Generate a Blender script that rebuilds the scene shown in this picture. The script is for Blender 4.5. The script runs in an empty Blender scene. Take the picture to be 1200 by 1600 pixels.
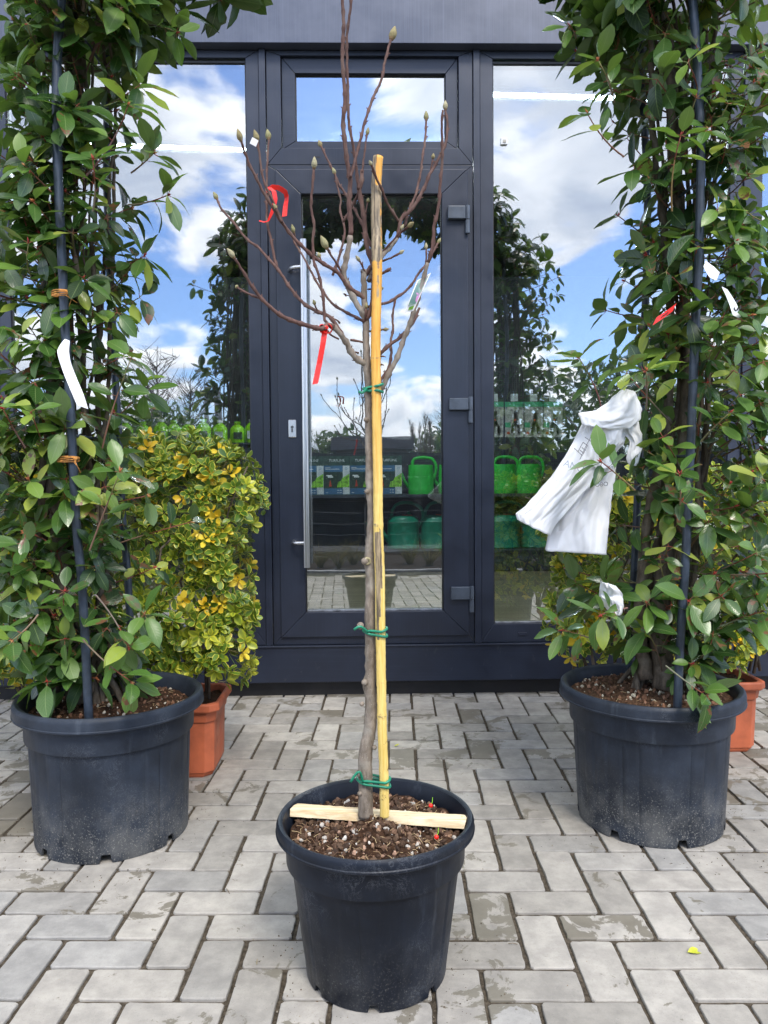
import bpy, math, random
import numpy as np
from mathutils import Vector, Matrix, Euler
R = math.radians
SC = bpy.context.scene

# ---------------------------------------------------------------- camera
CAM_H = 1.10
FPX = 1200.0
cam_d = bpy.data.cameras.new("camera")
cam = bpy.data.objects.new("camera", cam_d)
SC.collection.objects.link(cam)
cam_d.sensor_fit = 'VERTICAL'; cam_d.sensor_height = 24.0
cam_d.lens = 24.0 * FPX / 1600.0
cam_d.clip_start = 0.05; cam_d.clip_end = 3000
YAW, PITCH, ROLL = R(-1.2), R(2.3), R(-0.46)
cam_rot = Matrix.Rotation(YAW, 3, 'Z') @ Matrix.Rotation(R(90) - PITCH, 3, 'X') @ Matrix.Rotation(ROLL, 3, 'Z')
cam.matrix_world = Matrix.Translation((0, 0, CAM_H)) @ cam_rot.to_4x4()
SC.camera = cam
SC.render.resolution_x = 768; SC.render.resolution_y = 1024

# ---------------------------------------------------------------- light
SUN_EL, SUN_AZ = 50.0, 158.0       # azimuth clockwise from +Y (the shop front)
world = bpy.data.worlds.new("World"); SC.world = world
world.use_nodes = True
def build_world():
    nt = world.node_tree; nt.nodes.clear()
    N = lambda t: nt.nodes.new(t); L = nt.links.new
    out = N('ShaderNodeOutputWorld'); bg = N('ShaderNodeBackground')
    sky = N('ShaderNodeTexSky'); sky.sky_type = 'NISHITA'; sky.sun_disc = False
    sky.sun_elevation = R(SUN_EL); sky.sun_rotation = R(SUN_AZ)
    sky.air_density = 1.0; sky.dust_density = 0.6; sky.ozone_density = 1.6
    tc = N('ShaderNodeTexCoord')
    def math_(op, a, b=None, c=None):
        n = N('ShaderNodeMath'); n.operation = op
        for i, v in enumerate((a, b, c)):
            if v is None: continue
            if hasattr(v, 'links'): L(v, n.inputs[i])
            else: n.inputs[i].default_value = v
        return n.outputs[0]
    sep = N('ShaderNodeSeparateXYZ'); L(tc.outputs['Generated'], sep.inputs[0])
    # cloud plane coordinates
    zz = math_('ADD', math_('MAXIMUM', sep.outputs[2], 0.0), 0.30)
    px = math_('DIVIDE', sep.outputs[0], zz); py = math_('DIVIDE', sep.outputs[1], zz)
    def cloud(dx, dy, detail=8):
        cmb = N('ShaderNodeCombineXYZ')
        L(math_('ADD', px, 3.02 + dx), cmb.inputs[0]); L(math_('ADD', py, 1.7 + dy), cmb.inputs[1]); cmb.inputs[2].default_value = 15.1
        n = N('ShaderNodeTexNoise'); n.inputs['Scale'].default_value = 2.5
        n.inputs['Detail'].default_value = detail; n.inputs['Roughness'].default_value = 0.52
        n.inputs['Distortion'].default_value = 0.35
        L(cmb.outputs[0], n.inputs['Vector'])
        return n.outputs[0]
    c0 = cloud(0, 0)
    c1 = cloud(0.0, 0.09, 5)
    def ramp(f, a, b):
        m = N('ShaderNodeMapRange'); m.interpolation_type = 'SMOOTHSTEP'
        m.inputs[1].default_value = a; m.inputs[2].default_value = b
        L(f, m.inputs[0]); return m.outputs[0]
    lift = math_('MULTIPLY', ramp(sep.outputs[2], 0.45, 0.9), 0.13)
    cl = math_('ADD', c0, lift)
    dens = ramp(cl, 0.465, 0.555)
    shade = ramp(math_('SUBTRACT', c1, c0), -0.09, 0.09)
    core = ramp(c0, 0.50, 0.65)
    sh = math_('MULTIPLY', math_('SUBTRACT', 1.0, math_('MULTIPLY', shade, 0.62)), math_('SUBTRACT', 1.0, math_('MULTIPLY', core, 0.54)))
    mixc = N('ShaderNodeMix'); mixc.data_type = 'RGBA'
    mixc.inputs[6].default_value = (5.9, 7.4, 10.4, 1); mixc.inputs[7].default_value = (23.5, 23.5, 23.5, 1)
    L(sh, mixc.inputs[0])
    blue = N('ShaderNodeMix'); blue.data_type = 'RGBA'; blue.blend_type = 'MULTIPLY'
    blue.inputs[0].default_value = 1.0; blue.inputs[7].default_value = (1.45, 1.75, 2.3, 1)
    L(sky.outputs[0], blue.inputs[6])
    hz = N('ShaderNodeMix'); hz.data_type = 'RGBA'
    L(ramp(sep.outputs[2], 0.14, -0.01), hz.inputs[0])
    L(blue.outputs[2], hz.inputs[6]); hz.inputs[7].default_value = (10, 11.4, 13.2, 1)
    mix = N('ShaderNodeMix'); mix.data_type = 'RGBA'
    L(math_('MULTIPLY', dens, 0.96), mix.inputs[0]); L(hz.outputs[2], mix.inputs[6]); L(mixc.outputs[2], mix.inputs[7])
    L(mix.outputs[2], bg.inputs[0]); bg.inputs[1].default_value = 0.085
    L(bg.outputs[0], out.inputs[0])
build_world()
sun_d = bpy.data.lights.new("sun", 'SUN'); sun_d.energy = 1.8; sun_d.angle = R(18); sun_d.color = (1.0, 0.93, 0.82)
sun = bpy.data.objects.new("sun", sun_d); SC.collection.objects.link(sun)
_a, _e = R(SUN_AZ), R(SUN_EL)
_to = Vector((math.sin(_a) * math.cos(_e), math.cos(_a) * math.cos(_e), math.sin(_e)))
sun.rotation_euler = _to.to_track_quat('Z', 'Y').to_euler()
SC.view_settings.view_transform = 'Standard'; SC.view_settings.look = 'None'
SC.view_settings.exposure = 0.78; SC.view_settings.gamma = 1.0
SC.render.engine = 'CYCLES'
SC.cycles.max_bounces = 10; SC.cycles.transparent_max_bounces = 24
SC.cycles.glossy_bounces = 5; SC.cycles.diffuse_bounces = 4
SC.cycles.caustics_reflective = False; SC.cycles.caustics_refractive = False
SC.cycles.sample_clamp_indirect = 6.0

# ---------------------------------------------------------------- measuring helpers
def ray(px, py):
    return cam_rot @ Vector(((px - 600) / FPX, (800 - py) / FPX, -1.0))
def P(px, py, Y):
    """the world point at distance Y in front of the camera's foot that the survey point px,py shows"""
    d = ray(px, py); t = Y / d.y
    return Vector((d.x * t, Y, CAM_H + d.z * t))
def G(px, py):
    d = ray(px, py); t = -CAM_H / d.z
    return Vector((d.x * t, d.y * t, 0))
def PX(p):
    q = cam_rot.transposed() @ (Vector(p) - Vector((0, 0, CAM_H)))
    return (600 + FPX * q.x / -q.z, 800 - FPX * q.y / -q.z)

# ---------------------------------------------------------------- object helpers
def link(o, parent=None):
    SC.collection.objects.link(o)
    if parent is not None: o.parent = parent
    return o
def tag(o, label=None, cat=None, group=None, kind=None):
    if label: o["label"] = label
    if cat: o["category"] = cat
    if group: o["group"] = group
    if kind: o["kind"] = kind
    return o
def empty(name, loc=(0, 0, 0), rz=0.0):
    o = bpy.data.objects.new(name, None); o.empty_display_size = 0.1
    link(o); o.location = loc; o.rotation_euler = (0, 0, rz)
    bpy.context.view_layer.update()
    return o
def thing(name, label, cat, loc=(0, 0, 0), rz=0.0, group=None):
    return tag(empty(name, loc, rz), label, cat, group)

def wm(o):
    """world matrix without waiting for the view layer"""
    M = o.matrix_parent_inverse @ o.matrix_basis if o.parent else o.matrix_basis
    return wm(o.parent) @ M if o.parent else M.copy()

class MB:
    """collects vertices and faces in local space, links them as one mesh object"""
    def __init__(s): s.v = []; s.f = []; s.m = []; s.cur = 0; s.c = []; s.col = (0.5, 0.5, 0.5, 1)
    def add(s, vs, fs):
        b = len(s.v); s.v.extend([tuple(x) for x in vs]); s.c.extend([s.col] * len(vs))
        for f in fs: s.f.append(tuple(b + i for i in f)); s.m.append(s.cur)
    def box(s, x0, x1, y0, y1, z0, z1, M=None):
        vs = [(x, y, z) for x in (x0, x1) for y in (y0, y1) for z in (z0, z1)]
        if M is not None: vs = [M @ Vector(v) for v in vs]
        s.add(vs, [(0, 1, 3, 2), (4, 6, 7, 5), (0, 4, 5, 1), (2, 3, 7, 6), (0, 2, 6, 4), (1, 5, 7, 3)])
    def prism(s, poly, y0, y1):
        """poly: list of (x,z) counterclockwise seen from -Y"""
        n = len(poly)
        vs = [(x, y0, z) for x, z in poly] + [(x, y1, z) for x, z in poly]
        s.add(vs, [tuple(range(n)), tuple(range(2 * n - 1, n - 1, -1))] + [(i, i + n, (i + 1) % n + n, (i + 1) % n) for i in range(n)])
    def tube(s, pts, rad, n=8, cap=True, bump=None):
        pts = [Vector(p) for p in pts]
        if not hasattr(rad, '__len__'): rad = [rad] * len(pts)
        rings = []; up = None
        for i, p in enumerate(pts):
            a = pts[max(i - 1, 0)]; b = pts[min(i + 1, len(pts) - 1)]
            d = (b - a).normalized()
            if up is None:
                up = Vector((0, 0, 1)) if abs(d.z) < 0.9 else Vector((0, 1, 0))
                up = (up - d * up.dot(d)).normalized()
            else:
                up = (up - d * up.dot(d))
                up = up.normalized() if up.length > 1e-6 else Vector((1, 0, 0))
            side = d.cross(up)
            rings.append([p + (side * math.cos(2 * math.pi * k / n) + up * math.sin(2 * math.pi * k / n)) * rad[i] * (1 + (bump(i, k) if bump else 0)) for k in range(n)])
        vs = [v for r in rings for v in r]
        fs = []
        for i in range(len(rings) - 1):
            for k in range(n):
                k2 = (k + 1) % n
                fs.append((i * n + k, i * n + k2, (i + 1) * n + k2, (i + 1) * n + k))
        if cap:
            fs.append(tuple(range(n - 1, -1, -1))); fs.append(tuple((len(rings) - 1) * n + k for k in range(n)))
        s.add(vs, fs)
    def lathe(s, prof, n=48, c=(0, 0), fn=None, close=False):
        """prof: list of (r, z); fn(i, ang, r, z) -> (r, z)"""
        vs = []; fs = []
        for i, (r, z) in enumerate(prof):
            for k in range(n):
                a = 2 * math.pi * k / n
                rr, z2 = fn(i, a, r, z) if fn else (r, z)
                vs.append((c[0] + rr * math.cos(a), c[1] + rr * math.sin(a), z2))
        for i in range(len(prof) - 1):
            for k in range(n):
                k2 = (k + 1) % n
                fs.append((i * n + k, i * n + k2, (i + 1) * n + k2, (i + 1) * n + k))
        s.add(vs, fs)
    def blob(s, c, r, sub=1, seed=0, jit=0.2, sq=(1, 1, 1)):
        rnd = random.Random(seed)
        t = (1 + 5 ** .5) / 2
        vs = [Vector(v).normalized() for v in [(-1, t, 0), (1, t, 0), (-1, -t, 0), (1, -t, 0), (0, -1, t), (0, 1, t), (0, -1, -t), (0, 1, -t), (t, 0, -1), (t, 0, 1), (-t, 0, -1), (-t, 0, 1)]]
        fs = [(0, 11, 5), (0, 5, 1), (0, 1, 7), (0, 7, 10), (0, 10, 11), (1, 5, 9), (5, 11, 4), (11, 10, 2), (10, 7, 6), (7, 1, 8), (3, 9, 4), (3, 4, 2), (3, 2, 6), (3, 6, 8), (3, 8, 9), (4, 9, 5), (2, 4, 11), (6, 2, 10), (8, 6, 7), (9, 8, 1)]
        for _ in range(sub):
            nf = []; mid = {}
            def m(a, b):
                k = (min(a, b), max(a, b))
                if k not in mid: mid[k] = len(vs); vs.append(((vs[a] + vs[b]) / 2).normalized())
                return mid[k]
            for a, b, d in fs:
                x, y, z = m(a, b), m(b, d), m(d, a)
                nf += [(a, x, z), (b, y, x), (d, z, y), (x, y, z)]
            fs = nf
        rot = Euler((rnd.random() * 6, rnd.random() * 6, rnd.random() * 6)).to_matrix()
        out = []
        for v in vs:
            k = r * (1 + rnd.uniform(-jit, jit))
            q = rot @ Vector((v.x * k * sq[0], v.y * k * sq[1], v.z * k * sq[2]))
            out.append(Vector(c) + q)
        s.add(out, fs)
    def build(s, name, mats, parent=None, smooth=False, bevel=0, seg=2, local=False, cols=False):
        me = bpy.data.meshes.new(name)
        if parent is not None and not local:
            inv = wm(parent).inverted()
            vs = [tuple(inv @ Vector(v)) for v in s.v]
        else: vs = s.v
        me.from_pydata(vs, [], s.f)
        if not isinstance(mats, (list, tuple)): mats = [mats]
        for m in mats: me.materials.append(m)
        me.polygons.foreach_set('material_index', s.m)
        me.polygons.foreach_set('use_smooth', [bool(smooth)] * len(s.f))
        if cols:
            ca = me.color_attributes.new('col', 'FLOAT_COLOR', 'POINT')
            ca.data.foreach_set('color', np.array(s.c, dtype=np.float32).ravel())
        me.update()
        o = bpy.data.objects.new(name, me); link(o, parent)
        if bevel:
            b = o.modifiers.new('bevel', 'BEVEL'); b.width = bevel; b.segments = seg; b.limit_method = 'ANGLE'; b.angle_limit = R(40)
            b.harden_normals = False
            if smooth == 'auto' or True:
                me.polygons.foreach_set('use_smooth', [bool(smooth)] * len(s.f))
        if smooth == 'auto':
            me.set_sharp_from_angle(angle=R(40))
        return o

def dup(root, name=None):
    """a copy of a thing with its parts and sub-parts (shared mesh data)"""
    r = root.copy(); SC.collection.objects.link(r)
    for ch in list(root.children):
        c = ch.copy(); SC.collection.objects.link(c); c.parent = r; c.matrix_parent_inverse = ch.matrix_parent_inverse
        for g in ch.children:
            d = g.copy(); SC.collection.objects.link(d); d.parent = c; d.matrix_parent_inverse = g.matrix_parent_inverse
    return r

# ---------------------------------------------------------------- materials
class NT:
    def __init__(s, name):
        s.mat = bpy.data.materials.new(name); s.mat.use_nodes = True
        s.nt = s.mat.node_tree; s.nt.nodes.clear()
        s.out = s.n('ShaderNodeOutputMaterial')
        s.b = s.n('ShaderNodeBsdfPrincipled'); s.l(s.b.outputs[0], s.out.inputs[0])
    def n(s, t): return s.nt.nodes.new(t)
    def l(s, a, b): s.nt.links.new(a, b)
    def set(s, sock, v):
        if hasattr(v, 'links'): s.l(v, sock)
        elif isinstance(v, (tuple, list)) and len(v) == 3 and sock.type == 'RGBA': sock.default_value = (*v, 1)
        else: sock.default_value = v
    def coord(s, kind='Object', scale=(1, 1, 1)):
        tc = s.n('ShaderNodeTexCoord'); mp = s.n('ShaderNodeMapping'); mp.inputs['Scale'].default_value = scale
        s.l(tc.outputs[kind], mp.inputs[0]); return mp.outputs[0]
    def noise(s, scale=5, detail=4, rough=.5, vec=None, dist=0):
        n = s.n('ShaderNodeTexNoise'); n.inputs['Scale'].default_value = scale; n.inputs['Detail'].default_value = detail
        n.inputs['Roughness'].default_value = rough; n.inputs['Distortion'].default_value = dist
        if vec is not None: s.l(vec, n.inputs['Vector'])
        return n.outputs[0]
    def voro(s, scale=5, vec=None, feat='F1', out='Distance', rand=1.0):
        n = s.n('ShaderNodeTexVoronoi'); n.feature = feat; n.inputs['Scale'].default_value = scale
        n.inputs['Randomness'].default_value = rand
        if vec is not None: s.l(vec, n.inputs['Vector'])
        return n.outputs[out]
    def rng(s, f, a, b, c=0, d=1, smooth=True):
        m = s.n('ShaderNodeMapRange')
        if smooth: m.interpolation_type = 'SMOOTHSTEP'
        for i, v in enumerate((a, b, c, d)): m.inputs[1 + i].default_value = v
        s.l(f, m.inputs[0]); return m.outputs[0]
    def math(s, op, a, b=None):
        n = s.n('ShaderNodeMath'); n.operation = op; s.set(n.inputs[0], a)
        if b is not None: s.set(n.inputs[1], b)
        return n.outputs[0]
    def mix(s, f, a, b, mode='MIX'):
        m = s.n('ShaderNodeMix'); m.data_type = 'RGBA'; m.blend_type = mode
        s.set(m.inputs[0], f); s.set(m.inputs[6], a); s.set(m.inputs[7], b); return m.outputs[2]
    def attr(s, name='col'):
        a = s.n('ShaderNodeAttribute'); a.attribute_name = name
        sp = s.n('ShaderNodeSeparateColor'); s.l(a.outputs['Color'], sp.inputs[0]); return sp.outputs
    def bump(s, h, strength=.3, dist=.01):
        b = s.n('ShaderNodeBump'); b.inputs['Strength'].default_value = strength; b.inputs['Distance'].default_value = dist
        s.l(h, b.inputs['Height']); s.l(b.outputs[0], s.b.inputs['Normal'])
    def p(s, **k):
        for a, v in k.items():
            s.set(s.b.inputs[{'col': 'Base Color', 'rough': 'Roughness', 'metal': 'Metallic', 'spec': 'Specular IOR Level', 'emit': 'Emission Color', 'es': 'Emission Strength', 'coat': 'Coat Weight', 'trans': 'Transmission Weight'}[a]], v)
        return s.mat

def M_plain(name, col, rough=.5, var=.12, scale=8, spec=.5, metal=0, bump=0):
    m = NT(name); v = m.coord()
    n = m.noise(scale, 5, .6, v)
    dark = tuple(c * (1 - var * 2) for c in col); lite = tuple(min(1, c * (1 + var * 2)) for c in col)
    m.p(col=m.mix(m.rng(n, .3, .7), dark, lite), rough=m.rng(m.noise(scale * 3, 3, .5, v), .3, .7, rough * .85, min(1, rough * 1.15)), spec=spec, metal=metal)
    if bump: m.bump(m.noise(scale * 12, 4, .6, v), bump, .002)
    return m.mat

def M_frame(name='frame_foil', col=(.0165, .0215, .037), vertical=True):
    """anthracite foiled window profile with fine wood grain"""
    m = NT(name)
    v = m.coord('Object', (260, 260, 2.0) if vertical else (2.0, 260, 260))
    g = m.noise(1.0, 3, .6, v)
    v2 = m.coord('Object', (3, 3, 3)); n2 = m.noise(1.5, 5, .6, v2)
    d = m.rng(m.noise(40, 4, .7, m.coord('Object', (1, 1, .35))), .62, .78)
    zc = m.n('ShaderNodeSeparateXYZ'); tc = m.n('ShaderNodeTexCoord'); m.l(tc.outputs['Object'], zc.inputs[0])
    low = m.rng(zc.outputs[2], .45, .08)
    c = m.mix(m.rng(n2, .35, .7), col, tuple(x * 1.35 for x in col))
    c = m.mix(m.math('MULTIPLY', m.rng(g, .45, .75), .35), c, tuple(x * 2.0 for x in col))
    c = m.mix(m.math('MULTIPLY', m.math('MULTIPLY', d, low), .35), c, (.16, .16, .16))
    m.p(col=c, rough=m.rng(n2, .3, .7, .30, .42), spec=.55)
    m.bump(g, .12, .0012)
    return m.mat

def M_glass(name, fac=.45, tint=(.62, .68, .70), wav=.004, wscale=2.2):
    m = NT(name); nt = m.nt; nt.nodes.remove(m.b)
    tr = m.n('ShaderNodeBsdfTransparent'); tr.inputs[0].default_value = (*tint, 1)
    gl = m.n('ShaderNodeBsdfGlossy'); gl.inputs[0].default_value = (.97, .985, 1, 1); gl.inputs['Roughness'].default_value = 0.0
    v = m.coord('Object', (1, 1, .6)); h = m.noise(wscale, 2, .4, v)
    bp = m.n('ShaderNodeBump'); bp.inputs['Strength'].default_value = 1.0; bp.inputs['Distance'].default_value = wav
    m.l(h, bp.inputs['Height']); m.l(bp.outputs[0], gl.inputs['Normal'])
    fr = m.n('ShaderNodeFresnel'); fr.inputs[0].default_value = 1.45
    geo = m.n('ShaderNodeNewGeometry'); front = m.math('SUBTRACT', 1.0, geo.outputs['Backfacing'])
    cl = m.n('ShaderNodeClamp'); m.l(m.math('MULTIPLY', m.math('ADD', fr.outputs[0], fac - .034), front), cl.inputs[0])
    m.l(m.mix(front, (1, 1, 1), tint), tr.inputs[0])
    dirt = m.rng(m.noise(18, 6, .7, m.coord('Object', (1, 1, .12))), .50, .85, 0, .025)
    df = m.n('ShaderNodeBsdfDiffuse'); df.inputs[0].default_value = (.55, .55, .5, 1)
    mx = m.n('ShaderNodeMixShader'); m.l(cl.outputs[0], mx.inputs[0]); m.l(tr.outputs[0], mx.inputs[1]); m.l(gl.outputs[0], mx.inputs[2])
    m2 = m.n('ShaderNodeMixShader'); m.l(dirt, m2.inputs[0]); m.l(mx.outputs[0], m2.inputs[1]); m.l(df.outputs[0], m2.inputs[2])
    m.l(m2.outputs[0], m.out.inputs[0])
    return m.mat

def M_paver():
    m = NT('concrete_paver'); a = m.attr(); v = m.coord('Object')
    r, g, b = a[0], a[1], a[2]
    base = m.mix(r, (.285, .268, .242), (.43, .405, .368))
    base = m.mix(m.math('MULTIPLY', m.rng(g, .75, 1), .4), base, (.29, .30, .31))
    n1 = m.noise(14, 6, .65, v); n2 = m.noise(160, 3, .7, v)
    base = m.mix(.45, base, m.mix(m.rng(n1, .3, .72), (.24, .235, .225), (.62, .61, .58)), 'OVERLAY')
    sp = m.voro(420, v); base = m.mix(m.math('MULTIPLY', m.rng(sp, .22, .08), m.rng(n2, .45, .65, 0, .5)), base, (.60, .60, .58))
    base = m.mix(m.rng(m.noise(300, 2, .5, v), .58, .78, 0, .35), base, (.13, .13, .125))
    # damp, muddy patches on some stones
    wn = m.noise(9, 8, .68, v, .6)
    big = m.rng(m.noise(.9, 2, .5, v), .45, .62, 0, .13)
    th = m.math('ADD', wn, m.math('ADD', m.rng(b, .68, 1.0, -.03, .16, False), big))
    wet = m.rng(th, .625, .645)
    base = m.mix(m.math('MULTIPLY', wet, .86), base, m.mix(n1, (.125, .11, .082), (.20, .18, .14)))
    m.p(col=base, rough=m.rng(wet, 0, 1, .88, .55), spec=.35)
    m.bump(m.math('ADD', n2, m.math('MULTIPLY', n1, 1.5)), .38, .0016)
    return m.mat

def M_joint():
    m = NT('joint_dirt'); v = m.coord()
    m.p(col=m.mix(m.rng(m.noise(90, 5, .7, v), .3, .7), (.040, .032, .023), (.12, .098, .072)), rough=.95, spec=.2)
    m.bump(m.noise(250, 3, .6, v), .8, .004)
    return m.mat

def M_pot(name, h, dust=1.0, col=(.0105, .0150, .027)):
    m = NT(name); v = m.coord(); tc = m.n('ShaderNodeTexCoord'); sp = m.n('ShaderNodeSeparateXYZ'); m.l(tc.outputs['Object'], sp.inputs[0])
    low = m.rng(sp.outputs[2], h * .62, 0.0)
    c = m.mix(m.rng(m.noise(5, 6, .65, v), .35, .7), col, tuple(x * 2.1 for x in col))
    streak = m.rng(m.noise(30, 5, .7, m.coord('Object', (1, 1, .12))), .55, .8, 0, .28)
    c = m.mix(streak, c, (.10, .12, .15))
    scr = m.noise(26, 7, .75, m.coord('Object', (1, 1, .8)), 2.5)
    scr2 = m.rng(m.math('ABSOLUTE', m.math('SUBTRACT', scr, .5)), .012, .0)
    scr2 = m.math('MULTIPLY', scr2, m.rng(m.noise(6, 3, .6, v), .50, .66, 0, .55))
    c = m.mix(scr2, c, (.20, .215, .24))
    spk = m.rng(m.noise(190, 4, .8, v), .55, .68)
    spk2 = m.rng(m.voro(95, v), .16, .05)
    dd = m.math('MULTIPLY', m.math('MULTIPLY', m.math('MAXIMUM', spk, m.math('MULTIPLY', spk2, .8)), m.math('ADD', m.math('MULTIPLY', m.math('POWER', low, 1.6), 1.0), .03)), .75 * dust)
    c = m.mix(dd, c, (.33, .32, .29))
    film = m.math('MULTIPLY', m.math('MULTIPLY', low, m.rng(m.noise(12, 5, .6, v), .35, .7)), .30 * dust)
    c = m.mix(film, c, (.17, .17, .16))
    m.p(col=c, rough=m.rng(m.noise(9, 4, .6, v), .3, .7, .40, .58), spec=.30)
    m.bump(m.noise(60, 5, .7, v), .15, .002)
    return m.mat

def M_leaf():
    m = NT('photinia_leaf'); a = m.attr(); uv = m.n('ShaderNodeUVMap'); us = m.n('ShaderNodeSeparateXYZ'); m.l(uv.outputs[0], us.inputs[0])
    u, t = us.outputs[0], us.outputs[1]
    r, g, b = a[0], a[1], a[2]
    ramp = m.n('ShaderNodeValToRGB'); e = ramp.color_ramp.elements
    e[0].position = 0; e[0].color = (.012, .034, .010, 1); e[1].position = 1; e[1].color = (.30, .34, .06, 1)
    for p_, c_ in ((.30, (.028, .070, .014)), (.55, (.066, .142, .026)), (.78, (.135, .235, .040)), (.92, (.28, .34, .055))):
        x = e.new(p_); x.color = (*c_, 1)
    m.l(r, ramp.inputs[0])
    au = m.math('ABSOLUTE', m.math('SUBTRACT', u, .5))
    mid = m.rng(au, .035, .0)
    vein = m.n('ShaderNodeTexWave'); vein.inputs['Scale'].default_value = 3.2; vein.inputs['Distortion'].default_value = .4
    cb = m.n('ShaderNodeCombineXYZ'); m.l(m.math('SUBTRACT', t, m.math('MULTIPLY', au, .55)), cb.inputs[0]); m.l(cb.outputs[0], vein.inputs['Vector'])
    c = m.mix(m.rng(vein.outputs[0], .8, 1, 0, .16), ramp.outputs[0], (.16, .24, .09))
    c = m.mix(m.math('MULTIPLY', mid, .65), c, (.22, .30, .11))
    v = m.coord('Object'); bn = m.noise(38, 3, .6, v)
    c = m.mix(m.math('MULTIPLY', m.rng(bn, .54, .60), m.rng(g, .78, .88)), c, (.16, .07, .035))
    geo = m.n('ShaderNodeNewGeometry')
    back = m.mix(.6, c, (.155, .225, .085))
    c = m.mix(geo.outputs['Backfacing'], c, back)
    m.p(col=c, rough=m.rng(b, 0, 1, .20, .42), spec=.6)
    m.bump(m.math('ADD', m.math('MULTIPLY', vein.outputs[0], .4), m.noise(60, 2, .5, v)), .25, .0015)
    tr = m.n('ShaderNodeBsdfTranslucent'); m.l(m.mix(1, c, (1.9, 2.2, .8), 'MULTIPLY'), tr.inputs[0])
    mx = m.n('ShaderNodeMixShader'); mx.inputs[0].default_value = .2
    m.l(m.b.outputs[0], mx.inputs[1]); m.l(tr.outputs[0], mx.inputs[2]); m.l(mx.outputs[0], m.out.inputs[0])
    return m.mat

def M_euon():
    m = NT('variegated_leaf'); a = m.attr(); uv = m.n('ShaderNodeUVMap'); us = m.n('ShaderNodeSeparateXYZ'); m.l(uv.outputs[0], us.inputs[0])
    r, g, b = a[0], a[1], a[2]
    au = m.math('MULTIPLY', m.math('ABSOLUTE', m.math('SUBTRACT', us.outputs[0], .5)), 2)
    v = m.coord('Object')
    edge = m.math('ADD', au, m.math('MULTIPLY', m.noise(70, 3, .6, v), .5))
    green = m.mix(r, (.05, .12, .015), (.18, .28, .03))
    yel = m.mix(r, (.56, .54, .06), (.80, .70, .11))
    gold = m.mix(r, (.72, .44, .018), (.85, .66, .06))
    lime = m.mix(r, (.38, .44, .03), (.68, .64, .06))
    c = m.mix(m.math('MULTIPLY', m.rng(edge, .92, 1.12), m.rng(b, .1, .6, .35, 1)), green, yel)
    c = m.mix(m.rng(g, .55, .62), c, m.mix(m.rng(edge, .55, .9), m.mix(.5, green, lime), lime))
    c = m.mix(m.rng(g, .86, .88), c, gold)
    geo = m.n('ShaderNodeNewGeometry'); c = m.mix(m.math('MULTIPLY', geo.outputs['Backfacing'], .3), c, (.22, .26, .10))
    m.p(col=c, rough=.38, spec=.45)
    tr = m.n('ShaderNodeBsdfTranslucent'); m.l(m.mix(1, c, (1.5, 1.5, .8), 'MULTIPLY'), tr.inputs[0])
    mx = m.n('ShaderNodeMixShader'); mx.inputs[0].default_value = .2
    m.l(m.b.outputs[0], mx.inputs[1]); m.l(tr.outputs[0], mx.inputs[2]); m.l(mx.outputs[0], m.out.inputs[0])
    return m.mat

def M_bark(name, c1, c2, scale=1.0, lent=(.30, .29, .26), lt=.62):
    m = NT(name); v = m.coord('Object', (1, 1, .35)); v2 = m.coord('Object')
    n1 = m.noise(60 * scale, 6, .7, v); n2 = m.noise(14 * scale, 4, .6, v2)
    c = m.mix(m.rng(n1, .3, .72), c1, c2)
    c = m.mix(m.rng(n2, .5, .68, 0, .55), c, lent)
    c = m.mix(m.rng(m.voro(150 * scale, v2), .14, .05, 0, .8), c, tuple(x * 1.5 for x in lent))
    m.p(col=c, rough=.72, spec=.3); m.bump(n1, .5, .003)
    return m.mat

def M_soil(name, c1=(.022, .011, .006), c2=(.085, .042, .022)):
    m = NT(name); v = m.coord()
    n = m.noise(85, 6, .75, v)
    c = m.mix(m.rng(n, .32, .7), c1, c2)
    c = m.mix(m.rng(m.voro(140, v), .13, .07, 0, .8), c, (.22, .13, .08))
    m.p(col=c, rough=.95, spec=.2); m.bump(m.noise(120, 6, .8, v), 1.0, .008)
    return m.mat

def M_vcol(name, rough=.8, spec=.3, noise_=.3, scale=60, bump=.3):
    m = NT(name); a = m.n('ShaderNodeAttribute'); a.attribute_name = 'col'; v = m.coord()
    n = m.noise(scale, 4, .6, v)
    c = m.mix(noise_, a.outputs['Color'], m.mix(m.rng(n, .3, .7), (.3, .3, .3), (.72, .72, .72)), 'OVERLAY')
    m.p(col=c, rough=rough, spec=spec); m.bump(n, bump, .002)
    return m.mat

def M_bamboo():
    m = NT('bamboo_cane'); a = m.attr(); v = m.coord('Object', (1, 1, .06)); v2 = m.coord('Object')
    n = m.noise(220, 4, .65, v); n2 = m.noise(60, 5, .75, v2)
    gold = m.mix(m.rng(n, .3, .7), (.66, .30, .04), (.80, .44, .08))
    pale = m.mix(m.rng(n, .3, .7), (.64, .44, .10), (.82, .62, .21))
    grey = m.mix(m.rng(n, .35, .65), (.10, .075, .045), (.42, .32, .19))
    c = m.mix(a[0], gold, pale)
    c = m.mix(m.rng(m.math('ADD', a[1], m.math('MULTIPLY', m.math('SUBTRACT', n2, .5), .9)), .42, .58), c, grey)
    spots = m.math('MULTIPLY', m.rng(n2, .56, .68), a[2])
    c = m.mix(spots, c, (.22, .11, .03))
    m.p(col=c, rough=.42, spec=.45); m.bump(n, .2, .001)
    return m.mat

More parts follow.
